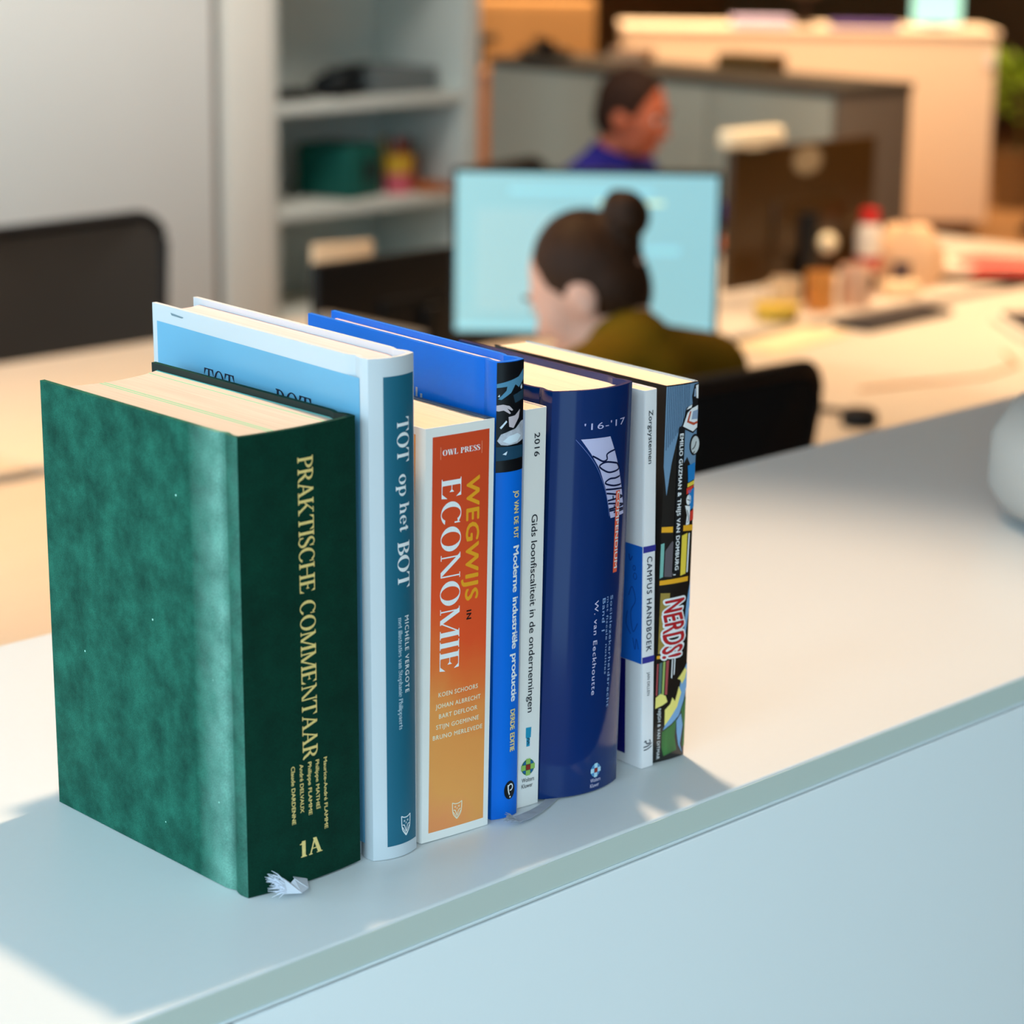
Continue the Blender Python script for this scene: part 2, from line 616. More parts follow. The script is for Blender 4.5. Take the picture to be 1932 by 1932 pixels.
    if ch in 'pb':
        y0, y1 = (-.28, X) if ch == 'p' else (0, 1)
        return stem(x0, y0, y1, top=False, bot=ch == 'p', W=k) + [rect(x0 - s, x0, y1 - st, y1)] + ring(x0 + k * .7 + .16, X / 2, .28, X / 2 + .015, k, tl, -140, 140), x0 + k + .42
    if ch in 'hnm':
        p = stem(x0, 0, 1 if ch == 'h' else X, top=False, W=k) + [rect(x0 - s, x0, (1 if ch == 'h' else X) - st, 1 if ch == 'h' else X)]
        x = x0
        for _ in range(2 if ch == 'm' else 1):
            p += stem(x + k + .20, 0, X * .7, top=False, W=k) + stroke([(x + k * .8, X * .66, tl), (x + k + .08, X * .95, tl * 1.3), (x + k + .18, X * .97, k * .7), (x + k + .2 + k / 2, X * .68, k)], 6)
            x += k + .20
        return p, x + k + 2 * s * .8
    if ch == 'u':
        return stem(x0, .1, X, top=False, bot=False, W=k) + stem(x0 + .28, 0, X, top=False, W=k) + [rect(x0 - s, x0, X - st, X), rect(x0 + .2, x0 + .28, X - st, X)] + stroke([(x0 + k / 2, .14, k), (x0 + .12, .03, k * .6), (x0 + .3, .12, tl)], 6), x0 + .28 + k + s
    if ch == 'r':
        return stem(x0, 0, X, top=False, W=k) + [rect(x0 - s, x0, X - st, X)] + stroke([(x0 + k * .8, X * .6, tl), (x0 + k + .1, X * .92, tl * 1.6), (x0 + k + .2, X * .86, k * .9)], 6), x0 + k + .24
    if ch in 'il':
        p = stem(x0, 0, X if ch == 'i' else 1, top=False, W=k) + [rect(x0 - s, x0, (X if ch == 'i' else 1) - st, X if ch == 'i' else 1)]
        if ch == 'i': p += ring(x0 + k / 2, .86, k * .6, k * .6, k * .6, k * .6, 0, 360, 10)
        return p, k + 2 * s
    if ch == 't':
        return [rect(.1, .1 + k, .1, .86), rect(.0, .34, X - st, X), [(.0, X), (.1 + k, X), (.1 + k, .90)]] + stroke([(.1 + k / 2, .12, k), (.2, .02, k * .6), (.36, .12, tl)], 6), .36
    if ch == 'v':
        return [diag(.27, 0, .09, X, k), diag(.28, 0, .46, X, tl * 1.3), rect(0, .2, X - st, X), rect(.38, .54, X - st, X)], .54
    if ch == 'a':
        return [rect(.30, .30 + k, .06, X * .75)] + stroke([(.06, X * .78, k), (.16, X * .98, tl * 1.4), (.28, X * .95, tl * 2), (.3 + k / 2, X * .70, k)], 6) + ring(.19, .18, .19, .20, k * .9, tl) + [rect(.3, .44 + k * .5, 0, st)], .46 + k * .4
    if ch == 's':
        return stroke([(.33, X * .78, tl), (.2, X, tl * 1.3), (.07, X * .8, k * .8), (.2, X * .52, k), (.34, X * .24, k * .8), (.2, 0, tl * 1.3), (.04, X * .2, tl)], 6), .40
    return [], .4


def serif_n(body, T=.16, t=.045, s=.07, gap=.05):
    vs_, fs, x = [], [], 0.0
    for ch in body:
        polys, adv = glyph(ch, T, t, s)
        for p in polys:
            n = len(vs_)
            vs_ += [(x + a, b) for a, b in p]
            fs.append(tuple(range(n, n + len(p))))
        x += adv + gap
    x0 = min(p[0] for p in vs_); x1 = max(p[0] for p in vs_)
    return [((a - x0) / (x1 - x0), b) for a, b in vs_], fs


# ------------------------------------------------------------------ books
class Book:
    def __init__(self, name, label, loc, yaw, lean, w, h, d, hard, cover_mats, page_mat, bulge=0.0, t=None, inset=None, group='books standing in a row on the white worktop'):
        self.w, self.h, self.d, self.bulge = w, h, d, bulge
        yaw, lean = R(yaw), R(lean)
        ux = Vector((math.cos(yaw), math.sin(yaw), 0)); uy = Vector((-math.sin(yaw), math.cos(yaw), 0)); uz = Vector((0, 0, 1))
        e1 = ux * math.cos(lean) - uz * math.sin(lean)
        e3 = ux * math.sin(lean) + uz * math.cos(lean)
        lift = w * math.sin(lean) if lean > 0 else 0.0
        M = Matrix((e1, uy, e3)).transposed().to_4x4()
        self.root = thing(name, label, 'book', group=group)
        self.root.location = (loc[0], loc[1], ZC + lift + 0.0003)
        self.root.rotation_euler = M.to_euler()
        t = t if t is not None else (0.0028 if hard else 0.0006)
        self.t = t
        # wrap profile seen from above, outer skin then the inner skin offset by t
        out = [(0, d)]
        if hard:
            out += [(0, .020), (.0005, .0165), (.0019, .0125), (.0005, .0085), (0, .006), (.0002, .002)]
        else:
            out += [(0, .012), (0.0, .0012)]
        n = 18
        for i in range(n + 1):
            u = (0.0006 + (w - .0012) * i / n)
            out.append((u, self.spine_y(u)))
        right = [(w - x, y) for x, y in reversed(out[:len(out) - n - 1])]
        out += right
        k = len(out)
        inn = []
        for i, (x, y) in enumerate(out):
            x0, y0 = out[max(i - 1, 0)]
            x1, y1 = out[min(i + 1, k - 1)]
            dd = math.hypot(x1 - x0, y1 - y0)
            nx, ny = -(y1 - y0) / dd, (x1 - x0) / dd
            inn.append((x + nx * t, y + ny * t))
        nl = len(right)
        mb = MB()
        V = [(x, y, z) for z in (0, h) for x, y in out] + [(x, y, z) for z in (0, h) for x, y in inn]
        F, mi = [], []
        for i in range(k - 1):
            m_ = 0 if i < nl else (2 if i >= k - 1 - nl else 1)
            F += [(i, i + 1, k + i + 1, k + i), (2 * k + i, 3 * k + i, 3 * k + i + 1, 2 * k + i + 1),
                  (k + i, k + i + 1, 3 * k + i + 1, 3 * k + i), (i, 2 * k + i, 2 * k + i + 1, i + 1)]
            mi += [m_, 3 if len(cover_mats) > 3 else m_, m_, m_]
        F += [(0, k, 3 * k, 2 * k), (k - 1, 3 * k - 1, 4 * k - 1, 2 * k - 1)]
        mi += [0, 2]
        mb.v, mb.f, mb.m = V, F, mi
        self.cover = mb.build('cover', cover_mats, self.root, smooth=32)
        # page block
        ins = inset if inset is not None else (.0036 if hard else .0004)
        fe = .0045 if hard else .0003
        g = t + 0.0002
        poly = []
        m = 14
        for i in range(m + 1):
            u = g + (w - 2 * g) * i / m
            poly.append((u, self.spine_y(u) + t + .0004 + (.0 if not hard else .0006)))
        cc = (.010 if hard else 0.0) * min(1, w / .05)
        for i in range(m + 1):
            u = w - g - (w - 2 * g) * i / m
            q = (u - w / 2) / (w / 2)
            poly.append((u, d - fe - cc * (1 - q * q)))
        pb = MB().prism(poly, ins, h - ins)
        self.pages = pb.build('text_block', page_mat, self.root, smooth=30)
        if hard:
            for zz in (h - ins,):
                pts = [(g + (w - 2 * g) * i / 10, self.spine_y(g + (w - 2 * g) * i / 10) + t + .0012, zz + .0002) for i in range(11)]
                MB().tube(pts, .0009, 8).build('headband', flat('headband_cream', 225, 205, 190), self.root, smooth=40)

    def spine_y(self, u):
        q = (u - self.w / 2) / (self.w / 2)
        return -self.bulge * (1 - q * q) if abs(q) < 1 else 0.0

    def _emit(self, name, vs2, fs, m, layer, parent, to3, cuts, lift=.5):
        """vs2 are (u, z) on a face; cut into strips so they follow the curve, then lifted off the skin."""
        me = bpy.data.meshes.new(name)
        bm = bmesh.new()
        par = list(range(len(vs2)))          # each loose piece gets its own hair's breadth of ink, so overlaps stay clean

        def find(a):
            while par[a] != a:
                par[a] = par[par[a]]
                a = par[a]
            return a
        for f in fs:
            for i in f[1:]:
                par[find(i)] = find(f[0])
        vv = [bm.verts.new((u, z, ((find(i) * 7919) % 101) / 101)) for i, (u, z) in enumerate(vs2)]
        for f in fs:
            try:
                bm.faces.new([vv[i] for i in f])
            except ValueError:
                pass
        if cuts:
            for c in cuts:
                bmesh.ops.bisect_plane(bm, geom=list(bm.verts) + list(bm.edges) + list(bm.faces), plane_co=(c, 0, 0), plane_no=(1, 0, 0))
        bmesh.ops.triangulate(bm, faces=[f for f in bm.faces if len(f.verts) > 4])
        for v in bm.verts:
            v.co = to3(v.co.x, v.co.y, layer + lift * v.co.z)
        bm.normal_update()
        bm.to_mesh(me)
        bm.free()
        for mm in (m if isinstance(m, (list, tuple)) else [m]):
            me.materials.append(mm)
        o = bpy.data.objects.new(name, me)
        COL.objects.link(o)
        o.parent = parent or self.cover
        return o

    def on_spine(self, name, vs2, fs, m, layer=1, lift=.5):
        cuts = None
        if self.bulge > 0:
            us = [p[0] for p in vs2]
            a, b = min(us), max(us)
            n = int((b - a) / self.w * 26)
            cuts = [a + (b - a) * (i + 1) / (n + 1) for i in range(n)]
        return self._emit(name, vs2, fs, m, layer, None, lambda u, z, l: (u, self.spine_y(u) - .00012 * l, z), cuts, lift)

    def on_cover(self, name, vs2, fs, m, layer=1, lift=.5):
        """front board: vs2 are (depth y, z)."""
        return self._emit(name, vs2, fs, m, layer, None, lambda y, z, l: (-.00012 * l, y, z), None, lift)

    def down(self, name, norm, u0, u1, z0, z1, m, layer=2):
        """lettering read from the top down: baseline at u0, capitals reach u1, runs from z0 to z1 (mm)."""
        vs_, fs = norm
        return self.on_spine(name, [((u0 + (u1 - u0) * b) / 1000, (z0 + (z1 - z0) * a) / 1000) for a, b in vs_], fs, m, layer)

    def across(self, name, norm, u0, u1, z0, z1, m, layer=2):
        vs_, fs = norm
        return self.on_spine(name, [((u0 + (u1 - u0) * a) / 1000, (z0 + (z1 - z0) * b) / 1000) for a, b in vs_], fs, m, layer)

    def polys(self, name, ps, m, layer=1, cover=False):
        """ps: list of polygons in mm."""
        vs_, fs = [], []
        for p in ps:
            n = len(vs_)
            vs_ += [(a / 1000, b / 1000) for a, b in p]
            fs.append(tuple(range(n, n + len(p))))
        return (self.on_cover if cover else self.on_spine)(name, vs_, fs, m, layer, 0.0)


def join2(*ns):
    """several (verts, faces) drawn together as one lettering block."""
    v, f = [], []
    for vs_, fs in ns:
        n = len(v)
        v += vs_
        f += [tuple(i + n for i in q) for q in fs]
    return v, f


def place_down(norm, u0, u1, z0, z1):
    return [((u0 + (u1 - u0) * b) / 1000, (z0 + (z1 - z0) * a) / 1000) for a, b in norm[0]], norm[1]


def place_across(norm, u0, u1, z0, z1):
    return [((u0 + (u1 - u0) * a) / 1000, (z0 + (z1 - z0) * b) / 1000) for a, b in norm[0]], norm[1]


def circ(cx, cy, rx, ry, n=28):
    return [(cx + rx * math.cos(2 * math.pi * i / n), cy + ry * math.sin(2 * math.pi * i / n)) for i in range(n)]


def ringp(cx, cy, rx, ry, w, a0=0, a1=360, n=30):
    return [[(x, y) for x, y in q] for q in ring(cx, cy, rx, ry, w, w, a0, a1, n)]


def line(pts, w):
    return stroke([(x, y, w) for x, y in pts], 5)


def owl(cx, top, bot, hw):
    """line drawing of an owl face over an open pen nib."""
    H = top - bot
    y = lambda k: bot + H * k
    ps = line([(cx - hw, y(1)), (cx - hw * .95, y(.62)), (cx - hw * .75, y(.30)), (cx, y(0))], .55)
    ps += line([(cx + hw, y(1)), (cx + hw * .95, y(.62)), (cx + hw * .75, y(.30)), (cx, y(0))], .55)
    ps += line([(cx - hw, y(1)), (cx - hw * .5, y(.92)), (cx, y(.90)), (cx + hw * .5, y(.92)), (cx + hw, y(1))], .55)
    ps += ringp(cx - hw * .38, y(.73), .55, .55, .3, n=14) + ringp(cx + hw * .38, y(.73), .55, .55, .3, n=14)
    ps += line([(cx - hw * .75, y(.55)), (cx - hw * .35, y(.50)), (cx, y(.18))], .5) + line([(cx + hw * .75, y(.55)), (cx + hw * .35, y(.50)), (cx, y(.18))], .5)
    ps += line([(cx - hw * .8, y(.45)), (cx - hw * .3, y(.22)), (cx, y(.02))], .4) + line([(cx + hw * .8, y(.45)), (cx + hw * .3, y(.22)), (cx, y(.02))], .4)
    ps += [[(cx - .35, y(.66)), (cx + .35, y(.66)), (cx, y(.54))]]
    return ps


def wk_logo(b, cx, cy, r, names_box, text_m, palette):
    """round globe of coloured squares with two lines of small type under it."""
    rim = flat(palette[0][0], *palette[0][1])
    mid = flat(palette[1][0], *palette[1][1])
    lite = flat(palette[2][0], *palette[2][1])
    red = flat('logo_red', 150, 40, 30)
    b.polys('logo_disc', [circ(cx, cy, r, r)], rim, 2)
    c = r * .36
    b.polys('logo_squares', [[(cx + i * 2 * c - c * .92, cy + j * 2 * c - c * .92), (cx + i * 2 * c + c * .92, cy + j * 2 * c - c * .92), (cx + i * 2 * c + c * .92, cy + j * 2 * c + c * .92), (cx + i * 2 * c - c * .92, cy + j * 2 * c + c * .92)]
                             for i, j in ((-1, 0), (1, 0), (0, 1), (0, -1))], lite, 3)
    b.polys('logo_corner', [[(cx + sx * c, cy + sy * c), (cx + sx * r * .80, cy + sy * c), (cx + sx * r * .66, cy + sy * r * .66), (cx + sx * c, cy + sy * r * .80)] for sx in (-1, 1) for sy in (-1, 1)], mid, 3)
    b.polys('logo_centre', [[(cx - c * .9, cy - c * .9), (cx + c * .9, cy - c * .9), (cx + c * .9, cy + c * .9), (cx - c * .9, cy + c * .9)]], red, 4)
    u0, u1, za, zb, hgt = names_box
    b.on_spine('publisher_lettering', *join2(place_across(sans_n('Wolters'), u0, u1, za, za + hgt), place_across(sans_n('Kluwer'), u0, u1 - (u1 - u0) * .12, zb, zb + hgt)), text_m, 2)


def alb(r, g, b):
    """colour seen in the bluish window light on the spines -> the print's own colour."""
    c = srgb(r, g, b)
    return (min(.92, c[0] * 1.42), min(.92, c[1] * 1.12), min(.92, c[2] * 1.06), 1)


def ink(name, r, g, b, rough=0.45, spec=0.35, coat=0.0):
    return mat(name, alb(r, g, b), rough, spec, coat=coat)


# ------------------------------------------------------------------ the setting
carpet = mat('floor_brown', srgb(146, 108, 72), 0.7, 0.2, noise=(14, .18, (1, 1, 1)))
tag(MB().box(-4, 16, -4, 14, -.06, 0).build('floor', carpet), kind='structure')
ceil_m = mat('ceiling_white', srgb(205, 200, 192), 0.9, 0.1, noise=(9, .03, (1, 1, 1)))
tag(MB().box(-1.15, 16, -3.6, 14, 2.86, 2.95).build('ceiling', ceil_m), kind='structure')
tag(MB().box(.7, 16, -3.72, -3.6, 0, 2.86).build('wall_front_blocker', mat('wall_pale_grey', srgb(190, 188, 184), .85, .2)), kind='structure')  # unseen wall added behind the camera to block daylight from front right
wood_wall = mat('wall_warm_wood', srgb(168, 128, 80), 0.6, 0.25, noise=(3, .22, (1, 1, .12)))
dark_wall = mat('wall_dark_brown', srgb(120, 92, 58), 0.7, 0.2, noise=(2.2, .35, (1, 1, .4)))
tag(MB().box(-4, 16, 12.0, 12.12, 0, 2.86).build('wall_back', wood_wall), kind='structure')
tag(MB().box(14.6, 14.72, -4, 12, 0, 2.86).build('wall_right', dark_wall), kind='structure')
tag(MB().box(-4, 16, 11.96, 12.0, 0, .1).build('baseboard_back', dark_wall), kind='structure')

# white worktop and the low cabinets that carry it
YF, YB = 0.051, 0.5785
white_lam = mat('white_laminate', (.74, .76, .77, 1), 0.34, 0.5, noise=(180, .012, (1, 1, 1)))
white_door = mat('white_lacquer_front', (.86, .89, .90, 1), 0.5, 0.4, noise=(2, .02, (1, 1, 1)))
dark_gap = flat('shadow_gap', 22, 26, 30, 0.8)
wt = MB().box(-2.4, 2.6, YF, YB, ZC - .0205, ZC).build('worktop', white_lam, bevel=.0016, seg=3)
edge_m = mat('edge_band_greenish', srgb(206, 216, 208), .45, .4)
MB().box(-2.4, 2.6, YF - .0004, YF + .001, ZC - .0182, ZC - .0018).build('edge_band', edge_m, wt)
MB().box(-2.4, 2.6, YF - .0012, YF + .001, ZC - .0204, ZC - .0184).build('edge_highlight', mat('edge_highlight_pale', srgb(226, 236, 240), .3, .5), wt, bevel=.0006)  # pale strip paints the highlight along the worktop's lower edge
tag(wt, 'long white laminate worktop carrying the row of books', 'worktop')
XS = -0.1185
for k, (x0, x1, lab) in enumerate([(-2.38, XS - .0011, 'white low cabinet under the worktop at lower left corner of photo'),
                                   (XS + .0011, 1.2, 'white low cabinet with broad plain front below the books')]):
    c = thing('low_cabinet', lab, 'cabinet', (x0, 0, 0), group='white low cabinets under the worktop')
    W = x1 - x0
    body = MB().box(.001, W - .001, YF + .03, YB - .012, .06, ZC - .0215).build('carcass', white_door, c)
    MB().box(.03, W - .03, YF + .05, YB - .05, 0, .06).build('plinth', dark_gap, c)
    dr = MB().box(.0, W, YF - .0006, YF + .0185, .062, ZC - .0219).build('front_panel', white_door, c, bevel=.0012)
    MB().box(.0, W, YF + .003, YF + .0185, ZC - .0218, ZC - .0208).build('recess_strip', dark_gap, c)

# ------------------------------------------------------------------ the eight books
PAGE = paper('pages_warm', srgb(236, 210, 184))
PAGE_PINK = paper('pages_pinkish', srgb(232, 200, 198))
PAGE_CREAM = paper('pages_cream', srgb(240, 214, 182))
gold = mat('gold_foil', (1.0, .64, .22, 1), 0.42, 0.6, metal=0.0, noise=(900, .25, (1, 1, 1)))
white_ink = ink('white_ink', 232, 238, 240)
navy_ink = flat('navy_ink', 16, 24, 48)

# 1 green cloth law book
g_pages = paper('pages_green_tabs', srgb(204, 188, 172), [(.0292, .0303, srgb(120, 190, 150)), (.0318, .0330, srgb(120, 190, 150)), (.0652, .0662, srgb(110, 190, 150)), (.0720, .0755, srgb(120, 205, 200))])
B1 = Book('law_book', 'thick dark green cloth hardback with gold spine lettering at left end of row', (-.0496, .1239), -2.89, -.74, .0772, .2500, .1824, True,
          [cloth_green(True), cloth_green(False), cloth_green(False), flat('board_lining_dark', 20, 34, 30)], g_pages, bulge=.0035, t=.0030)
B1.down('title_lettering', serif_n('PRAKTISCHE COMMENTAAR', T=.15, t=.06, s=.07, gap=.035), 35.6, 45.6, 234.6, 69.6, gold)
nm = [('Maurice-André FLAMME', 49.7, 52.0, 67.7, 26.8), ('Philippe MATHEÏ', 44.1, 46.4, 67.7, 39.4), ('Philippe FLAMME', 38.9, 41.2, 67.7, 37.6),
      ('André DELVAUX', 33.4, 35.7, 67.7, 40.2), ('Claude DARDENNE', 27.9, 30.2, 67.7, 34.8)]
B1.on_spine('author_lettering', *join2(*[place_down(sans_n(s_, .022), a, b, c, d) for s_, a, b, c, d in nm]), gold, 2)
B1.across('volume_lettering', serif_n('1A', T=.21, t=.06, s=.07, gap=.02), 32.4, 47.8, 14.8, 24.0, gold)


def ribbon(book, name, m, pts, width, fray, m2=None):
    """a fabric marker ribbon: pts = (x, y, z, roll) on the worktop in the book's frame."""
    mb = MB()
    P = [Vector(p[:3]) for p in pts]
    L = []
    for i, p in enumerate(P):
        d = (P[min(i + 1, len(P) - 1)] - P[max(i - 1, 0)]).normalized()
        side = d.cross(Vector((0, 0, 1))).normalized()
        ro = pts[i][3]
        s_ = side * math.cos(ro) + Vector((0, 0, 1)) * math.sin(ro)
        L.append((p + s_ * width / 2 + Vector((0, 0, width / 2 * abs(math.sin(ro)))), p - s_ * width / 2 + Vector((0, 0, width / 2 * abs(math.sin(ro))))))
    th = Vector((0, 0, .0003))
    for i in range(len(L) - 1):
        a, b = L[i]; c, d = L[i + 1]
        mb.add([a, b, d, c, a + th, b + th, d + th, c + th], [(0, 1, 2, 3), (7, 6, 5, 4), (0, 4, 5, 1), (1, 5, 6, 2), (2, 6, 7, 3), (3, 7, 4, 0)])
    o = mb.build(name, m, book.root, smooth=60)
    fb = MB()
    a, b = L[-1]
    d = (P[-1] - P[-2]).normalized()
    rnd = random.Random(7)
    for i in range(fray):
        k = (i + .5) / fray
        p = a.lerp(b, k)
        e = p + d * rnd.uniform(.005, .0115) + (a - b) * rnd.uniform(-.4, .4) + Vector((0, 0, rnd.uniform(.0, .005)))
        fb.tube([p, p.lerp(e, .5) + Vector((0, 0, .0008)), e], [.00035, .0003, .00012], 5)
    fb.build('frayed_end', m, o)
    return o


rib_w = flat('ribbon_white', 226, 228, 240, 0.8)
rib_g = flat('ribbon_grey', 170, 172, 182, 0.8)
ribbon(B1, 'ribbon_bookmark', rib_w, [(.037, .010, .0008, 0), (.034, -.001, .0012, .35), (.028, -.0105, .0012, .6), (.022, -.0135, .0022, .35), (.0165, -.0115, .003, .7)], .009, 46)

# 2 tall pale blue hardback
bor = ink('pale_blue_white_board', 178, 202, 212, 0.4, coat=.15)
B2 = Book('poetry_book', 'tall white and light blue hardback with teal spine panel beside the green book', (.0320, .1160), -5.71, -.75, .0310, .2806, .2101, True,
          [bor, bor, bor], PAGE_PINK, bulge=.0045)
teal = mat('teal_panel', (0.008, .125, .20, 1), 0.4, 0.35, coat=.1)
B2.polys('spine_panel', [[(8.0, 270.6), (8.0, 7.2), (29.5, 7.2), (29.5, 270.6)]], teal, 1)
B2.on_spine('title_lettering', *join2(place_down(serif_n('TOT', .17, .04, .07), 16, 24.8, 247.8, 223.2), place_down(serif_n('op', .18, .045, .06), 17.0, 24.6, 217, 205),
            place_down(serif_n('het', .18, .045, .06), 17.4, 24.6, 201.1, 185.3), place_down(serif_n('BOT', .17, .04, .07), 15.8, 24.6, 179.8, 153.8)), white_ink, 2)
B2.down('author_lettering', sans_n('MICHÈLE VERGOTE', .015, 1.25), 20.6, 23.6, 138.0, 94.3, white_ink)
B2.down('illustrator_lettering', serif_n('met illustraties van Stephanie Philippaerts', .15, .06, .04, .04), 15.8, 18.6, 137.8, 74.1, ink('pale_ink', 175, 210, 225))
B2.polys('owl_emblem', owl(20.3, 23.4, 11.5, 3.4), white_ink, 2)
cov_blue = mat('cover_sky_blue', alb(92, 166, 204), 0.4, 0.35, noise=(7, .18, (1, 1, 1)), coat=.12)
B2.polys('cover_panel', [[(6.2, 272.9 - 3.2), (6.2, 8.6), (205.4, 8.6), (205.4, 270.6)]], cov_blue, 1, cover=True)
B2.on_cover('cover_lettering', *join2(*[([((y0 - a * w_) / 1000, (z0 + b * 14) / 1000) for a, b in serif_n(s_, .13, .05, .07)[0]], serif_n(s_, .13, .05, .07)[1])
            for s_, y0, z0, w_ in (('TOT', 156, 237, 31), ('op het', 150, 214, 60), ('BOT', 84, 237, 34))]), navy_ink, 2)
B2.polys('cover_scuff', [[(190, 277.4), (176, 276.6), (178, 275.8), (189, 276)]], flat('scuff_grey', 120, 140, 150), 2, cover=True)

# 3 orange economics paperback
wht = ink('white_card', 214, 228, 228, 0.42, coat=.12)
slate = flat('slate_flap', 70, 92, 118)
B3 = Book('economics_book', 'white paperback with orange spine panel and large vertical serif title', (.0677, .1150), -5.2, .32, .0490, .2373, .165, False,
          [wht, wht, slate], PAGE, bulge=.0006, t=.0007, inset=.0012)
MB().box(.0462, .0482, .004, .163, .2357, .2373).build('cover_flap', slate, B3.root)
om = bpy.data.materials.new('orange_panel')
om.use_nodes = True
_nt = om.node_tree
_b = _nt.nodes['Principled BSDF']
_b.inputs['Roughness'].default_value = 0.45
_tc = _nt.nodes.new('ShaderNodeTexCoord'); _sp = _nt.nodes.new('ShaderNodeSeparateXYZ'); _rp = _nt.nodes.new('ShaderNodeValToRGB')
_nz = _nt.nodes.new('ShaderNodeTexNoise'); _nz.inputs['Scale'].default_value = 22; _nz.inputs['Detail'].default_value = 7
_ma = _nt.nodes.new('ShaderNodeMath'); _ma.operation = 'MULTIPLY_ADD'; _ma.inputs[1].default_value = 4.2
_m2 = _nt.nodes.new('ShaderNodeMath'); _m2.operation = 'MULTIPLY_ADD'; _m2.inputs[1].default_value = .30; _m2.inputs[2].default_value = -.15
_mx = _nt.nodes.new('ShaderNodeMath'); _mx.operation = 'MULTIPLY_ADD'; _mx.inputs[1].default_value = 2.6
_nt.links.new(_tc.outputs['Object'], _sp.inputs[0]); _nt.links.new(_tc.outputs['Object'], _nz.inputs['Vector'])
_nt.links.new(_nz.outputs['Fac'], _m2.inputs[0]); _nt.links.new(_sp.outputs['Z'], _ma.inputs[0]); _nt.links.new(_m2.outputs[0], _ma.inputs[2])
_nt.links.new(_sp.outputs['X'], _mx.inputs[0]); _nt.links.new(_ma.outputs[0], _mx.inputs[2]); _nt.links.new(_mx.outputs[0], _rp.inputs['Fac'])
_e = _rp.color_ramp.elements
_e[0].position, _e[0].color = 0.06, alb(224, 142, 84)
_e[1].position, _e[1].color = 0.90, alb(190, 68, 28)
for _p, _c in ((.17, (234, 154, 80)), (.34, (230, 148, 76)), (.47, (222, 112, 50)), (.60, (212, 80, 34))):
    _q = _e.new(_p); _q.color = alb(*_c)
_nt.links.new(_rp.outputs['Color'], _b.inputs['Base Color'])
B3.polys('spine_panel', [[(5.1, 232.1), (5.1, 5.1), (44.7, 5.1), (44.7, 232.1)]], om, 1)
for x_ in (10.4, 39.1):
    B3.polys('side_rule', [[(x_, 226), (x_, 219.1), (x_ + .35, 219.1), (x_ + .35, 226)]], ink('rule_pink', 235, 150, 120), 2)
B3.across('publisher_lettering', serif_n('OWL PRESS', .2, .05, .06, .06), 11.8, 38.0, 221.1, 224.2, white_ink)
B3.down('title_lettering', serif_n('ECONOMIE', .16, .022, .06, .07), 11.4, 24.9, 207.9, 98.4, white_ink)
B3.down('upper_title_lettering', sans_n('WEGWIJS', .026, 1.06), 28.9, 37.9, 207.3, 136.4, ink('yellow_ink', 236, 158, 34))
B3.down('small_word_lettering', sans_n('IN', .03, 1.2), 30.0, 33.3, 131.0, 125.6, flat('black_ink', 14, 14, 18))
B3.on_spine('author_lettering', *join2(*[place_across(sans_n(s_, .02, 1.12), a, b, z, z + 2.5) for s_, a, b, z in
            (('KOEN SCHOORS', 10.9, 39, 84.2), ('JOHAN ALBRECHT', 9, 41.2, 77.6), ('BART DEFLOOR', 11.4, 38.9, 71.6), ('STIJN GOEMINNE', 9.5, 40.1, 65.5), ('BRUNO MERLEVEDE', 7.3, 42.8, 59.6))]), ink('cream_ink', 240, 222, 196), 2)
B3.polys('owl_emblem', owl(25.1, 19.5, 9.4, 3.4), ink('cream_ink', 240, 222, 196), 2)
B3.polys('cover_panel', [[(8, 233), (8, 6), (150, 6), (150, 233)]], ink('cover_orange', 226, 150, 40), 1, cover=True)

# 4 blue hardback with a photograph at the head of its spine
blu = mat('cover_bright_blue', (0.0, .15, .70, 1), 0.4, 0.2, coat=.04)
B4 = Book('industrial_book', 'bright blue hardback with dark photograph at top of spine behind orange book', (.1214, .1142), -6.76, .03, .0198, .2672, .1831, True,
          [blu, blu, blu], PAGE_PINK, bulge=.0022)
blk = flat('photo_black', 6, 10, 16, 0.3)
B4.polys('photo_panel', [[(.4, 266.8), (.4, 204.9), (19.4, 204.9), (19.4, 266.8)]], blk, 1)
B4.polys('photo_sleeve', [[(.4, 255), (5, 255.8), (9, 256.6), (14.5, 258), (18.8, 262), (18.9, 256), (14.8, 252), (12, 254), (9, 249.5), (3, 246), (1.2, 246.5), (6, 251), (6.5, 253.2), (.4, 252.8)]], flat('photo_steel_blue', 84, 140, 172), 2)
B4.polys('photo_cuff', [[(10.5, 248), (18.9, 250.5), (18.9, 245), (12, 243.5)]], flat('photo_dark_teal', 30, 60, 78), 2)
B4.polys('photo_hand', [[(.4, 243), (4, 243.3), (8, 242.2), (10.5, 239.8), (9.8, 239.3), (6.5, 241), (9, 238), (8.2, 237.7), (4.5, 240), (1.5, 239.6), (.4, 240)], [(7.5, 236), (12, 236.5), (16, 239.5), (15, 235), (11, 229.5), (8, 230.5)]], flat('photo_skin', 206, 190, 196), 2)
B4.polys('photo_glint', [[(16, 252), (17.2, 253.6), (17.6, 251.4), (16.6, 250.6)], [(2.2, 230.5), (6, 234.2), (6.6, 233.4), (3, 229.6)], [(1, 248), (2, 249), (2, 247.6)], [(4, 215.2), (7, 216.8), (6.2, 214.6)]], flat('photo_white', 225, 235, 245), 3)
B4.polys('photo_mist', [[(1, 223), (3, 226.5), (8, 228), (12.5, 229), (17, 232.5), (19.2, 233), (19.2, 222), (14, 220.4), (7, 220), (3, 220.6)]], mat('photo_mist', srgb(196, 196, 206), .4, .3, noise=(260, .5, (1, 1, 1))), 2)
B4.polys('photo_mist_core', [[(4, 222.5), (8, 225.2), (14, 226.3), (17.2, 224.5), (14, 221.5), (8, 220.8)]], flat('photo_white', 225, 235, 245), 3)
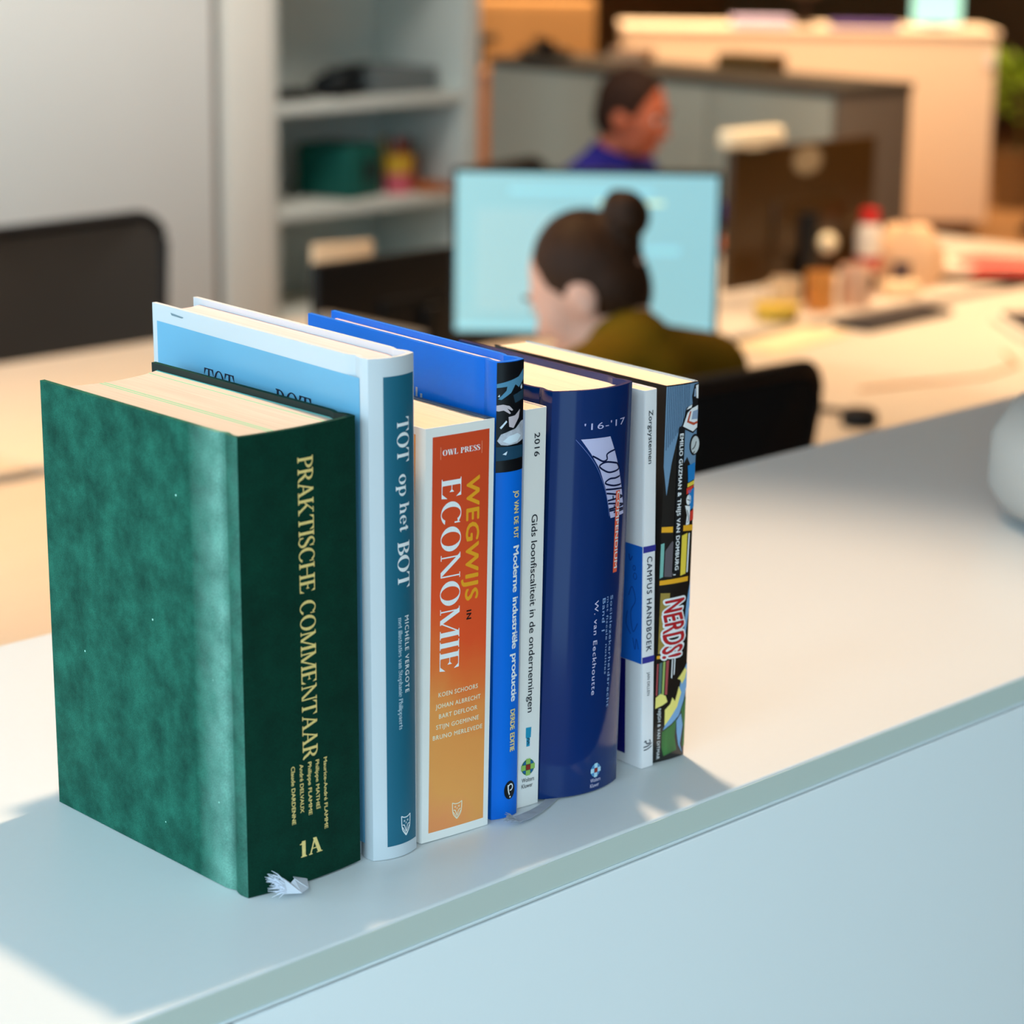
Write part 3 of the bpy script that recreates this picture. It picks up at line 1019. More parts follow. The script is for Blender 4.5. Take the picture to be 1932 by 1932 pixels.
B4.polys('photo_band', [[(.4, 219.5), (19.4, 219), (19.4, 212), (.4, 211.6)]], flat('photo_band_teal', 20, 66, 92), 2)
yel = ink('pale_yellow_ink', 236, 208, 138)
B4.down('author_lettering', sans_n('JO VAN DE PUT', .035, .96, 1.7), 12.6, 16.2, 193.5, 165.7, yel)
B4.down('title_lettering', sans_n('Moderne industriële productie', .03, .94, 1.4), 12.5, 17.0, 161.5, 69.6, white_ink)
B4.down('edition_lettering', sans_n('DERDE EDITIE', .035, .96, 1.6), 12.1, 15.7, 64.9, 39.5, yel)
B4.polys('emblem_disc', [circ(12.4, 16.3, 4.2, 5.6)], blk, 2)
B4.polys('emblem_letter', ringp(12.9, 18.0, 2.0, 2.2, .75, -110, 150, 22) + line([(11.0, 19.6), (11.2, 16.5), (11.8, 14.2), (12.2, 13.6)], .8) + [circ(12.6, 12.1, .5, .6, 12)], white_ink, 3)
B4.polys('cover_lettering', [[(78, 241), (75.5, 241), (75.5, 236), (78, 236)], [(73.5, 241), (71.5, 241), (71.5, 233), (73.5, 233)], [(69, 238), (67, 238), (67, 228), (69, 228)]], flat('cover_letter_grey', 150, 165, 185), 2, cover=True)
ribbon(B4, 'ribbon_bookmark', rib_g, [(.050, .004, .0006, 0), (.036, -.004, .0009, 0), (.026, -.0085, .0012, .1), (.016, -.0125, .0016, .25), (.0085, -.0135, .002, .2)], .006, 24)

# 5 thin white tax guide
wht2 = ink('white_card_cool', 206, 222, 222, 0.45, coat=.1)
B5 = Book('tax_guide', 'thin white paperback with black title and round green emblem left of dark blue book', (.1451, .1162), -5.58, .30, .0167, .2365, .165, False,
          [wht2, wht2, wht2], PAGE, bulge=.0003, inset=.0008)
dk = flat('dark_grey_ink', 34, 38, 46)
B5.down('year_lettering', sans_n('2016', .012, 1.08), 7.5, 11.3, 222.5, 208.9, dk)
B5.down('title_lettering', sans_n('Gids loonfiscaliteit in de ondernemingen', .006, .98), 6.6, 10.9, 175.4, 57.4, dk)
B5.polys('small_label', [[(5.6, 48.4), (9.7, 48.2), (9.5, 42), (8.8, 42), (8.8, 36.7), (6.2, 36.7), (6.2, 42), (5.6, 42)]], ink('label_teal', 20, 140, 180), 1)
B5.polys('label_mark', line([(6.6, 42), (8.4, 41), (6.8, 40), (8.2, 39), (6.8, 38)], .45), dk, 2)
wk_logo(B5, 7.7, 24.0, 4.9, (3.2, 12.6, 15.0, 11.4, 2.6), dk, [('logo_green', (40, 110, 60)), ('logo_blue', (30, 96, 150)), ('logo_lime', (150, 190, 90))])

# 6 thick dark blue laminated hardback
nav = mat('cover_navy_gloss', (.001, .022, .125, 1), 0.10, 0.32, noise=(30, .25, (1, 1, .25)), coat=.12)
B6 = Book('social_law_book', 'thick glossy dark blue hardback with curved white logo on a rounded spine', (.1625, .1159), -5.58, 1.09, .0620, .2429, .158, True,
          [nav, nav, nav], PAGE, bulge=.0085, t=.0026)
lav = ink('lavender_ink', 172, 186, 224)
B6.across('year_lettering', sans_n("'16-'17", .0, 1.1), 19.2, 52.6, 219.9, 223.6, lav)
LE = [(17.4, 214.8), (24, 206.5), (31, 196.5), (36.5, 184), (40, 172), (42.0, 165.6)]
RE = [(38.9, 214.4), (43.2, 206), (48.5, 194), (52.6, 181), (55.2, 171), (55.8, 165.8)]


def warp(k, s_):
    def at(Q):
        x = k * (len(Q) - 1); i = min(int(x), len(Q) - 2); f = x - i
        return (Q[i][0] * (1 - f) + Q[i + 1][0] * f, Q[i][1] * (1 - f) + Q[i + 1][1] * f)
    a, b = at(LE), at(RE)
    return (a[0] * (1 - s_) + b[0] * s_, a[1] * (1 - s_) + b[1] * s_)


strip = []
for i in range(24):
    strip.append([warp(i / 24, 0), warp((i + 1) / 24, 0), warp((i + 1) / 24, 1), warp(i / 24, 1)])
B6.polys('logo_sweep', strip, lav, 1)
# navy outlines of the letters that run down the sweep
lo = []
def wl(pts, w=1.05):
    q = [warp(k, s_) for k, s_ in pts]
    return line(q, w)
lo += wl([(.20, 1.0), (.215, .75), (.24, .58), (.29, .52), (.31, .30), (.27, .12), (.24, .0)])
lo += wl([(.34, .96), (.40, .98), (.43, .6), (.43, .3), (.38, .04), (.34, .2), (.32, .5), (.34, .96)])
lo += wl([(.47, .98), (.49, .7), (.50, .35), (.545, .06), (.565, .4), (.56, .75), (.55, .98)])
lo += wl([(.61, 0), (.60, .5), (.59, 1.0)])
lo += wl([(.65, 0), (.66, .5), (.69, 1.0), (.71, .5), (.725, 0)]) + wl([(.675, .35), (.705, .35)])
lo += wl([(.755, 0), (.765, .5), (.79, 1.0), (.81, .5), (.825, 0)]) + wl([(.78, .35), (.805, .35)])
lo += wl([(.86, .0), (.86, .98)]) + wl([(.905, .25), (.90, .98)])
B6.polys('logo_letter_outlines', lo, flat('navy_outline', 6, 20, 62, .25), 2)
B6.polys('logo_hairline', line([(14.2, 214.9), (27.6, 199.4), (36.4, 182.3), (40.6, 167)], .28), ink('blue_hairline', 90, 120, 190), 2)
B6.polys('red_strip', [[(46.2, 181), (50.3, 181), (50.3, 132), (46.2, 132)]], ink('red_strip', 222, 92, 62), 3)
B6.down('strip_lettering', sans_n('COMPENDIUM', .01, 1.02), 47.0, 50.0, 180.5, 134.5, white_ink, 4)
pale = ink('pale_blue_ink', 130, 176, 226)
B6.on_spine('subject_lettering', *join2(place_down(sans_n('Socialezekerheidsrecht', .0, 1.1), 45.0, 47.4, 118.5, 50), place_down(sans_n('met fiscale notities', .0, 1.1), 41.7, 43.4, 118.5, 71.2),
            place_down(sans_n('Band 1', .0, 1.1), 37.8, 40.3, 118.1, 98.2)), pale, 2)
B6.down('author_lettering', sans_n('W. van Eeckhoutte', .0, 1.12), 31.2, 34.2, 117.9, 60.4, ink('pale_white_ink', 190, 205, 235))
wk_logo(B6, 37.4, 12.8, 4.1, (33.2, 41.9, 5.6, 2.4, 2.3), ink('pale_white_ink', 190, 205, 235), [('logo_sky', (96, 170, 205)), ('logo_sky_deep', (70, 130, 190)), ('logo_sky_light', (190, 225, 240))])

# 7 narrow white handbook with a blue band
wht3 = ink('white_card_grey', 208, 224, 230, 0.4, coat=.2)
B7 = Book('care_handbook', 'narrow white paperback with blue band around it right of the dark blue book', (.2466, .1100), -5.37, -1.45, .0102, .2352, .150, False,
          [wht3, wht3, wht3], PAGE, bulge=.0003, inset=.0008)
pur = flat('band_indigo', 50, 48, 140)
for z_ in (140.6, 71.3):
    B7.polys('indigo_rule', [[(.1, z_), (.1, z_ - 4.0), (10.1, z_ - 4.2), (10.1, z_ - .3)]], pur, 1)
B7.down('upper_title_lettering', sans_n('Zorgsystemen', .008, 1.0), 3.2, 6.4, 223.2, 190.8, dk)
B7.down('title_lettering', sans_n('CAMPUS HANDBOEK', .016, 1.2), 3.0, 7.0, 133.9, 74.4, flat('navy_ink', 16, 24, 48))
B7.down('author_lettering', sans_n('JAN DILLEN', .0, 1.05), 4.0, 6.1, 61.3, 46.3, dk)
B7.polys('emblem', line([(2.2, 16.6), (3.4, 17.4), (4.0, 15.6), (6.6, 15.4), (6.9, 16.8), (6.2, 17.6)], .75) + line([(1.6, 13.6), (5, 13.8), (8.4, 15.2)], .7) + line([(1.8, 11.6), (5, 11.9), (8.2, 13.2)], .6), flat('navy_ink', 16, 24, 48), 2)
bandb = ink('band_blue', 18, 102, 206)
B7.polys('cover_band', [[(.4, 140.4), (.4, 67.0), (110, 67.0), (110, 140.4)]], bandb, 1, cover=True)
B7.polys('cover_band_figures', line([(4, 92), (8, 86), (10, 98), (6, 106), (9, 114), (12, 108)], .5) + ringp(6.5, 121, 1.6, 2.2, .45, n=16) + ringp(7.3, 126, 1.3, 1.7, .45, n=16) + line([(9, 133), (11, 130), (12, 134)], .6) + line([(3, 76), (5, 82), (6, 75), (8, 82)], .5) + line([(10, 84), (14, 90), (13, 98)], .5), flat('band_deep_blue', 8, 52, 140), 2, cover=True)
B7.polys('cover_side_panel', [[(14.4, 66.8), (14.4, 6.0), (110, 6.0), (110, 66.8)]], flat('cover_indigo_panel', 10, 14, 112), 1, cover=True)

# 8 comic illustrated paperback at the right end
blk8 = mat('comic_black', srgb(26, 22, 20), 0.2, 0.5, coat=.35)
B8 = Book('comic_book', 'paperback with black and colourful comic drawing spine at right end of row', (.2587, .1115), -5.34, .48, .0266, .2350, .158, False,
          [blk8, blk8, flat('comic_back_pale', 170, 185, 195)], PAGE_CREAM, bulge=.0010, t=.0009, inset=.0008)
MB().box(.0250, .0262, .002, .157, .2338, .2352).build('back_cover_edge', flat('comic_back_pale', 170, 185, 195), B8.root)
steel = ink('comic_steel_blue', 96, 136, 168)
B8.polys('striped_wall', [[(.2, 234.4), (.2, 186), (3, 168), (6, 188), (10.6, 206), (11, 180), (18.5, 190), (25.5, 178), (26.3, 178), (26.3, 234.4)]], steel, 1)
B8.polys('wall_stripes', [[(x, 234.4), (x, zb), (x + .42, zb), (x + .42, 234.4)] for x, zb in [(1.2 + 1.35 * i, 196 + 1.6 * i) for i in range(9)]] + [[(x, 234.4), (x, 206), (x + .42, 206), (x + .42, 234.4)] for x in (13.6, 15.0, 16.4, 17.8)], ink('comic_stripe_blue', 44, 70, 98), 2)
B8.polys('machine_outline', [[(26.2, 234), (22.5, 233.5), (20.5, 226.5), (21.4, 222), (16, 220), (14.6, 215), (12.2, 208.6), (22.6, 203.8), (26.2, 206)]], flat('black_ink', 14, 14, 18), 3)
B8.polys('machine_body', [[(26.2, 220.5), (20.5, 219.2), (17.0, 217), (13.6, 209.2), (22.4, 205), (26.2, 207)], [(25.9, 233.2), (23.6, 232.8), (24.4, 225.2), (26.2, 224.6)], [(16.0, 219), (18.0, 220.8), (21, 221.6), (20.2, 219.8)]], ink('comic_white', 220, 230, 236), 4)
B8.polys('machine_panel', [[(19, 217.8), (16.6, 211.4), (22.6, 208.8), (26.2, 209.6), (26.2, 211), (22.8, 210.4), (18.4, 212), (20.2, 217.6)]], ink('comic_rust', 170, 74, 44), 5)
B8.polys('machine_shadow', [[(21.6, 217.4), (20.6, 212.6), (26.2, 212.2), (26.2, 218)], [(22.4, 231), (22, 226.4), (23.6, 226.2), (23.4, 231)]], ink('comic_grey_blue', 130, 160, 190), 5)
B8.polys('drum_outline', [circ(24.6, 196.6, 4.6, 6.6, 22)], flat('black_ink', 14, 14, 18), 2)
B8.polys('drum', [circ(25.0, 196.4, 3.7, 5.4, 22)], ink('comic_pale_grey', 176, 196, 200), 3)
B8.polys('drum_mark', line([(22.4, 194), (24.6, 195.4), (26, 198.4)], .7) + line([(22.6, 191.4), (25, 192.4)], .6), flat('black_ink', 14, 14, 18), 4)
# a plain stack of coloured boxes and jars stands where the photo shows drawn figures
B8.polys('drawn_box_blue', [[(19.2, 184.4), (25.8, 185.6), (26, 175.4), (20, 174)], [(20.6, 169), (26, 170), (26, 158), (22.6, 156.4)]], ink('comic_box_blue', 22, 118, 188), 3)
B8.polys('drawn_box_yellow', [[(19.6, 173.4), (25.6, 174.6), (25.6, 172.2), (19.6, 171)]], ink('comic_yellow', 236, 200, 70), 3)
B8.polys('drawn_box_red', [[(18.8, 170.6), (25.8, 171.8), (22.4, 167.4), (19, 166.8)], [(23, 155.4), (26, 156.6), (26, 150.2), (23, 149.6)]], ink('comic_red', 196, 54, 40), 3)
B8.polys('drawn_jar', [circ(21.2, 163.2, 2.2, 3.2, 18), [(18.2, 160), (22.8, 159), (22.4, 147.8), (19.4, 147.8), (20.2, 154)]], ink('comic_white', 220, 230, 236), 3)
B8.polys('drawn_jar_lines', line([(19.6, 163.6), (22.6, 162.4)], .5) + line([(20, 157), (21.6, 152), (20.6, 149)], .5), flat('black_ink', 14, 14, 18), 4)
B8.polys('author_plate', [[(10.2, 208.2), (10.2, 118.4), (15.6, 118.4), (15.6, 208.2), (14.6, 209.4), (11.2, 209.4)]], flat('black_ink', 14, 14, 18), 3)
B8.down('author_lettering', sans_n('EMILIO GUZMAN & THIJS VAN DOMBURG', .035, 1.12), 11.5, 14.3, 205.0, 120.8, ink('comic_white', 220, 230, 236), 4)
yb = ink('comic_shelf_yellow', 234, 164, 36)
B8.polys('drawn_shelf', [[(.3, 149.2), (8.9, 148.4), (8.9, 144.8), (.3, 145.8)], [(17.4, 147.9), (26, 147.0), (26, 143.4), (17.4, 144.3)], [(.2, 115.9), (23.4, 115.2), (23.4, 112.2), (.2, 113.0)], [(.2, 68.6), (4.4, 68.4), (4.4, 66.4), (.2, 66.6)]], yb, 2)
B8.polys('drawn_spines_green', [[(.2, 138.6), (2.8, 139), (2.6, 118), (.2, 117.4)]], ink('comic_seafoam', 110, 176, 170), 2)
B8.polys('drawn_spines_grey', [[(3.4, 118), (3.6, 134), (8.6, 139.4), (9.6, 139), (9.4, 117)]], ink('comic_dark_grey', 84, 84, 92), 2)
B8.polys('drawn_spines_yellow', [[(16.6, 141.6), (21.4, 142.6), (21, 117.2), (16.4, 116.6)]], ink('comic_yellow', 236, 200, 70), 2)
B8.polys('drawn_spines_white', [[(22.4, 142), (23.6, 142.2), (23, 118), (21.8, 117.8)], [(12.2, 64.6), (13.0, 64.6), (12.8, 52), (12, 53)], [(14.2, 64.8), (15, 64.8), (14.8, 55), (14.0, 54)], [(10.2, 119.4), (12.4, 119), (12.4, 117.6), (10.2, 118)]], ink('comic_white', 220, 230, 236), 2)
B8.polys('drawn_spines_olive', [[(1.2, 108), (8.6, 107), (6.8, 70.2), (1.0, 69.6)]], ink('comic_olive', 142, 130, 62), 2)
B8.polys('drawn_spines_mixed', [[(.6, 63.4), (1.8, 63.5), (1.6, 43), (.5, 43.4)], [(7.6, 64.2), (9.8, 64.4), (9.2, 42.6), (7.4, 42.8)]], ink('comic_maroon', 150, 72, 76), 2)
B8.polys('drawn_spines_teal', [[(2.4, 63.5), (4.6, 64), (4.4, 43), (2.4, 43)]], ink('comic_teal_grey', 72, 108, 104), 2)
B8.polys('drawn_spines_lime', [[(5.2, 64), (7, 64.2), (6.6, 42.8), (5.0, 43)]], ink('comic_lime', 134, 168, 92), 2)
# title: bold red letters on a white rounded plate
tv, tf = sans_n('NERDS!', .03, 1.0)
wob = lambda a, b: (4.5 + 15.6 * b * (1.0 - .08 * math.sin(7 * a)) + .7 * math.sin(19 * a), 102.6 - 36.6 * a)
ov, of_ = [], []
for q in range(10):
    dx, dy = .034 * math.cos(q * .628), .085 * math.sin(q * .628)
    n_ = len(ov)
    ov += [(a + dx, b + dy) for a, b in tv]
    of_ += [tuple(i_ + n_ for i_ in f_) for f_ in tf]
B8.on_spine('title_backing', [(wob(a, b)[0] / 1000, wob(a, b)[1] / 1000) for a, b in ov], of_, ink('comic_white', 220, 230, 236), 4)
B8.on_spine('title_lettering', [(wob(a, b)[0] / 1000, wob(a, b)[1] / 1000) for a, b in tv], tf, ink('comic_title_red', 158, 24, 32), 6)
# leafy yellow, blue and green brushwork at the foot
B8.polys('brushwork_blue', [[(26, 60), (22, 54), (20, 46), (17, 40), (15, 30), (9, 24), (7, 20), (14, 23), (20, 27), (24, 36), (26.2, 44)], [(18, 24), (22, 28), (24, 20), (22, 8), (24.6, 1.4), (20.4, 8), (18.6, 16)], [(25.8, 112), (23, 98), (21.6, 82), (22.8, 76), (24.6, 88), (26.2, 96)]], ink('comic_leaf_blue', 108, 160, 204), 2)
B8.polys('brushwork_green', [[(6.4, 19), (14, 22), (18, 25), (17, 14), (19, 5), (8, 3), (6.4, 9)], [(22, 30), (26.2, 38), (26.2, 6), (24, 6), (25, 18)]], mat('comic_leaf_green', alb(48, 104, 52), .3, .4, noise=(160, .7, (1, 1, .2))), 1)
B8.polys('brushwork_yellow', [[(.4, 42), (4, 44), (8, 42), (9.6, 38), (6, 36.4), (.4, 35)], [(7.8, 33), (12, 36), (13.6, 40), (16, 37), (19, 46), (21.4, 41.6), (18, 33), (12, 26.4), (8, 22.8)], [(17.6, 51), (20, 53), (24, 57), (25.6, 55), (24.4, 50), (21.6, 47), (20, 50)]], ink('comic_leaf_yellow', 226, 214, 120), 3)
B8.down('publisher_lettering', sans_n('NIJGH & VAN DITMAR', .0, 1.05), 2.5, 4.7, 34.6, 2.0, ink('comic_white', 220, 230, 236), 4)


# ------------------------------------------------------------------ wardrobe wall, shelves and the grey sideboard
grey_door = mat('wardrobe_grey_white', srgb(222, 224, 220), 0.55, 0.3, noise=(1.5, .03, (1, 1, 1)))
grey_in = mat('shelf_grey', srgb(204, 208, 200), 0.6, 0.3, noise=(2, .04, (1, 1, 1)))
wd = thing('wardrobe', 'tall pale grey wardrobe wall left of the open shelves', 'wardrobe', (1.2, 4.5, 0))
MB().box(-1.6, 2.28, .025, .55, 0, 2.3).build('carcass', grey_door, wd)
for i, (a, b) in enumerate([(-1.59, -.32), (-.31, .96), (.97, 2.225)]):
    MB().box(a, b, 0, .022, .08, 2.29).build('door', grey_door, wd, bevel=.002)
MB().box(2.226, 2.254, .014, .03, .08, 2.29).build('seam_strip', flat('seam_brown', 120, 108, 96, .7), wd)
MB().box(2.255, 2.425, -.012, .55, 0, 2.3).build('end_post', mat('wardrobe_post', srgb(232, 230, 220), .5, .3), wd, bevel=.003)
sh = thing('shelf_unit', 'tall open grey shelf unit holding a few office supplies', 'shelf', (3.632, 4.5, 0))
SW = .81
for name_, a in (('side_panel', (0, .022, 0, .42, 0, 2.3)), ('side_panel', (SW - .06, SW, 0, .42, 0, 2.3)), ('back_panel', (.022, SW - .06, .40, .42, 0, 2.3)),
                 ('shelf_board', (.022, SW - .06, .004, .40, 1.045, 1.073)), ('shelf_board', (.022, SW - .06, .004, .40, .748, .778)),
                 ('shelf_board', (.022, SW - .06, .004, .40, .44, .468)), ('shelf_board', (.022, SW - .06, .004, .40, .0, .1)), ('shelf_board', (.022, SW - .06, .004, .40, 1.50, 1.53))):
    MB().box(*a).build(name_, grey_in, sh, bevel=.0015)


def small(name, label, cat, mb, m, loc, rz=0, bevel=.002, group=None):
    o = mb.build(name, m, bevel=bevel, loc=loc, rot=(0, 0, rz), smooth=40)
    return tag(o, label, cat, group)


charcoal = flat('charcoal_plastic', 34, 36, 38, .4)
black_pl = flat('black_plastic', 10, 11, 13, .45)
# things on the shelves
hp = thing('hole_punch', 'dark hole punch lying on the upper open shelf', 'hole punch', (4.01, 4.64, 1.0735), .3)
MB().box(-.09, .09, -.05, .05, 0, .018).build('base', black_pl, hp, bevel=.006)
MB().box(-.085, .085, -.03, .05, .018, .05).build('punch_head', charcoal, hp, bevel=.008)
MB().tube([(-.08, .03, .05), (-.06, -.05, .085), (.06, -.05, .085), (.08, .03, .05)], .010, 10).build('handle', black_pl, hp, smooth=50)
small('tape_dispenser', 'flat black tape dispenser left of the hole punch on upper shelf', 'tape dispenser', MB().box(-.07, .07, -.04, .04, 0, .03), black_pl, (3.80, 4.62, 1.0735), .1, .012)
for i in range(4):
    small('document_tray', 'grey paper tray %s on the upper shelf' % ['at the bottom of the stack', 'second from bottom of the stack', 'third from bottom of the stack', 'at the top of the stack'][i], 'paper tray',
          MB().box(-.13, .13, -.11, .11, 0, .016), flat('tray_grey', 108, 114, 114), (4.225, 4.70, 1.0735 + i * .0175), 0.02 * i, .003, 'grey paper trays on the upper shelf')
bn = thing('ring_binder', 'dark green ring binder on the lower open shelf', 'binder', (4.02, 4.66, .7785), .25)
MB().box(-.08, .08, -.10, .10, 0, .155).build('cover', flat('binder_green', 8, 84, 74), bn, bevel=.012)
MB().box(-.02, .05, -.102, -.098, .05, .11).build('spine_label', flat('binder_label', 14, 40, 40), bn)
pc = thing('pencil_cup', 'yellow and pink striped cup of pens on the lower shelf', 'pencil cup', (4.20, 4.60, .7785))
MB().lathe([(.040, 0), (.043, .06), (.044, .062)], 24).build('lower_band', flat('cup_pink', 206, 92, 104), pc, smooth=40)
MB().lathe([(.044, .062), (.050, .115), (.046, .115), (.040, .065)], 24).build('upper_band', flat('cup_yellow', 204, 158, 44), pc, smooth=40)
for i, (a, c) in enumerate([(.2, (150, 50, 26)), (1.4, (40, 44, 60)), (2.6, (196, 150, 40)), (4.0, (170, 60, 30)), (5.2, (30, 60, 56))]):
    MB().tube([(.02 * math.cos(a), .02 * math.sin(a), .04), (.046 * math.cos(a), .046 * math.sin(a), .165)], .006, 8).build('pen', flat('pen_%d' % c[0], *c), pc, smooth=50)
small('glue_bottle', 'red brown bottle right of the pencil cup on lower shelf', 'bottle', MB().lathe([(.028, 0), (.03, .02), (.03, .10), (.015, .12), (.014, .15)], 20), flat('bottle_rust', 142, 56, 30), (4.295, 4.66, .7785), 0, 0)
small('notebook', 'flat orange brown notebook at the right end of lower shelf', 'notebook', MB().box(-.07, .055, -.08, .08, 0, .022), flat('notebook_rust', 168, 92, 40), (4.318, 4.60, .7785), 0, .003)

side_grey = mat('sideboard_grey', srgb(188, 188, 172), 0.6, 0.25, noise=(1.5, .04, (1, 1, 1)))
side_end = mat('sideboard_end_brown', srgb(118, 106, 94), 0.6, 0.25)
sb = thing('sideboard', 'long grey sideboard behind the man in blue', 'sideboard', (5.1, 3.64, 0))
MB().box(.0, .34, .02, 1.46, .06, 1.083).build('carcass', side_grey, sb)
for i in range(3):
    MB().box(-.018, 0, .022 + i * .482, .022 + (i + 1) * .482 - .006, .07, 1.078).build('door', side_grey, sb, bevel=.002)
MB().box(-.018, .345, .0, .02, .0, 1.083).build('end_panel', side_end, sb, bevel=.002)
MB().box(-.022, .35, -.004, 1.465, 1.084, 1.11).build('top_board', flat('sideboard_top_dark', 78, 72, 64), sb, bevel=.002)
MB().box(.02, .32, .03, 1.44, 0, .06).build('plinth', dark_gap, sb)
# things on the sideboard
ph = thing('desk_phone', 'black desk phone at the far end of sideboard', 'phone', (5.19, 4.98, 1.1105), -.6)
MB().box(-.05, .10, -.08, .08, 0, .03).build('base', black_pl, ph, bevel=.008)
MB().tube([(.02, -.09, .045), (.02, -.05, .052), (.02, .05, .052), (.02, .09, .045)], [.02, .013, .013, .02], 12).build('handset', black_pl, ph, smooth=50)
small('cardboard_box', 'small pinkish box standing beside the desk phone on sideboard', 'box', MB().box(-.05, .05, -.06, .06, 0, .045), flat('box_pink', 232, 180, 138), (5.30, 4.66, 1.1105), .3)
small('paper_basket', 'brown woven tray with dark notch at back of sideboard', 'tray', MB().box(-.05, .05, -.10, .10, 0, .05), flat('tray_brown', 128, 92, 46), (5.38, 4.22, 1.1105), .1)
# wooden cupboard end and post further back
pst = thing('cupboard', 'narrow wooden cupboard seen behind the shelf unit', 'cupboard', (5.90, 6.05, 0))
MB().box(0, .16, 0, .5, 0, .945).build('carcass', flat('cupboard_wood', 176, 124, 78, .5), pst, bevel=.003)
MB().box(-.004, .164, -.008, .5, .945, .965).build('top_board', flat('cupboard_top', 214, 160, 110, .5), pst, bevel=.002)
prn = thing('printer', 'black printer on the narrow wooden cupboard', 'printer', (5.98, 6.22, .9655))
MB().box(-.07, .07, -.12, .14, 0, .09).build('body', black_pl, prn, bevel=.01)
MB().box(-.06, .16, -.10, .12, .09, .125).build('scanner_lid', charcoal, prn, bevel=.008)
lw = thing('side_cabinet', 'long low brown wooden cabinet standing behind the grey sideboard', 'cabinet', (6.55, 7.2, 0), R(-45))
MB().box(-.9, .9, 0, .45, 0, 1.16).build('carcass', wood_wall, lw, bevel=.004)
MB().box(-.9, -.01, -.02, 0, .06, 1.14).build('door', wood_wall, lw, bevel=.003)
MB().box(.01, .9, -.02, 0, .06, 1.14).build('door', wood_wall, lw, bevel=.003)

# far reception counter, turned towards the camera
warm_white = mat('warm_white_laminate', srgb(236, 220, 202), 0.5, 0.3, noise=(1.2, .03, (1, 1, 1)))
rc = thing('reception_counter', 'broad cream reception counter in the warm light at the back right', 'counter', (8.753, 6.587, 0), R(-45.4))
MB().box(-.905, .885, .0, .5, .075, .965).build('front_panel', warm_white, rc, bevel=.004)
MB().box(-.92, .90, -.012, .52, .9655, .995).build('top_board', warm_white, rc, bevel=.006)
MB().box(-.86, .84, .04, .46, .0, .075).build('plinth', flat('counter_plinth', 104, 70, 40), rc)


def on_rc(x, y, z=.9955):
    c, s_ = math.cos(R(-45.4)), math.sin(R(-45.4))
    return (8.753 + c * x - s_ * y, 6.587 + s_ * x + c * y, z)


small('paper_stack', 'pale lavender stack of paper on the far reception counter', 'paper stack', MB().box(-.14, .14, -.1, .1, 0, .04), flat('paper_lavender', 206, 196, 240), on_rc(-.24, .12), R(-45.4), .002)
small('folder', 'indigo folder on top of the far reception counter', 'folder', MB().box(-.16, .16, -.1, .1, 0, .022), flat('folder_indigo', 92, 72, 150), on_rc(.26, .14), R(-45.4), .002)
lp = thing('table_lamp', 'dark little table lamp between folder and paper stack', 'lamp', on_rc(-.02, .2))
MB().lathe([(.05, 0), (.05, .012), (.008, .02), (.008, .16)], 20).build('base', flat('lamp_dark', 60, 34, 22), lp, smooth=40)
MB().lathe([(.05, .15), (.085, .15), (.055, .27), (.05, .27)], 24).build('lamp_shade', flat('lamp_shade_dark', 70, 48, 30), lp, smooth=40)
mo2 = thing('tablet', 'tablet with pale green lit screen at right end of the reception counter', 'tablet', on_rc(.62, .2), R(-45.4))
MB().box(-.13, .13, -.006, .006, .008, .20).build('body', charcoal, mo2, bevel=.003)
MB().box(-.12, .12, -.0075, -.0062, .018, .19).build('screen', mat('screen_mint', (.2, .4, .35, 1), .3, .3, emit=((.45, .95, .78, 1), 1.0)), mo2)
MB().box(-.05, .05, -.03, .06, 0, .008).build('stand', charcoal, mo2)
small('wall_socket', 'small white plate on the right edge of reception counter', 'socket plate', MB().box(-.02, .02, -.012, 0, -.03, .03), flat('plate_white', 235, 240, 250), on_rc(.86, -.0005, .86), R(-45.4), .003)

# ------------------------------------------------------------------ desks
desk_m = mat('desk_pale_beech', srgb(224, 208, 188), 0.42, 0.4, noise=(5, .06, (1, 6, 1)))
leg_m = flat('desk_leg_grey', 150, 146, 138, .4)


def desk(x0, x1, y0, y1, label, group):
    t = thing('desk', label, 'desk', (x0, y0, 0), group=group)
    W, D = x1 - x0, y1 - y0
    MB().box(.002, W - .002, 0, D, .712, .74).build('desk_top', desk_m, t, bevel=.003)
    MB().box(.10, W - .10, D / 2 - .02, D / 2 + .02, .65, .711).build('beam', leg_m, t)
    for lx in (.07, W - .07):
        for ly in (.06, D - .06):
            MB().box(lx - .025, lx + .025, ly - .025, ly + .025, 0, .711).build('leg', leg_m, t, bevel=.003)
    return t


for i, (a, b) in enumerate([(-.35, 1.5), (1.5, 3.25), (3.25, 5.0)]):
    desk(a, b, 1.735, 2.512, ['pale desk behind the green book at far left', 'pale desk where the woman in olive sits', 'pale empty desk in the warm light on the right'][i], 'row of pale desks nearest the worktop')
for i, (a, b) in enumerate([(-.35, 1.5), (1.5, 3.25), (3.25, 4.98)]):
    desk(a, b, 2.575, 3.35, ['far row pale desk beyond the left desk edge', 'far row pale desk under the black screen back', 'far row pale desk with bottle, mugs and paper bag'][i], 'row of pale desks facing the first row')
dv = MB().box(2.225, 2.262, 2.42, 2.70, .7405, .90).build('desk_divider', flat('divider_grey', 128, 124, 120, .7), bevel=.006)
tag(dv, 'low grey desk divider left of the lit screen', 'divider')

# ------------------------------------------------------------------ office chairs
mesh_black = mat('chair_mesh_black', srgb(14, 15, 17), 0.8, 0.2, bump=(400, .4))
mesh_grey = mat('chair_mesh_grey', srgb(62, 59, 56), 0.85, 0.2, bump=(400, .4))


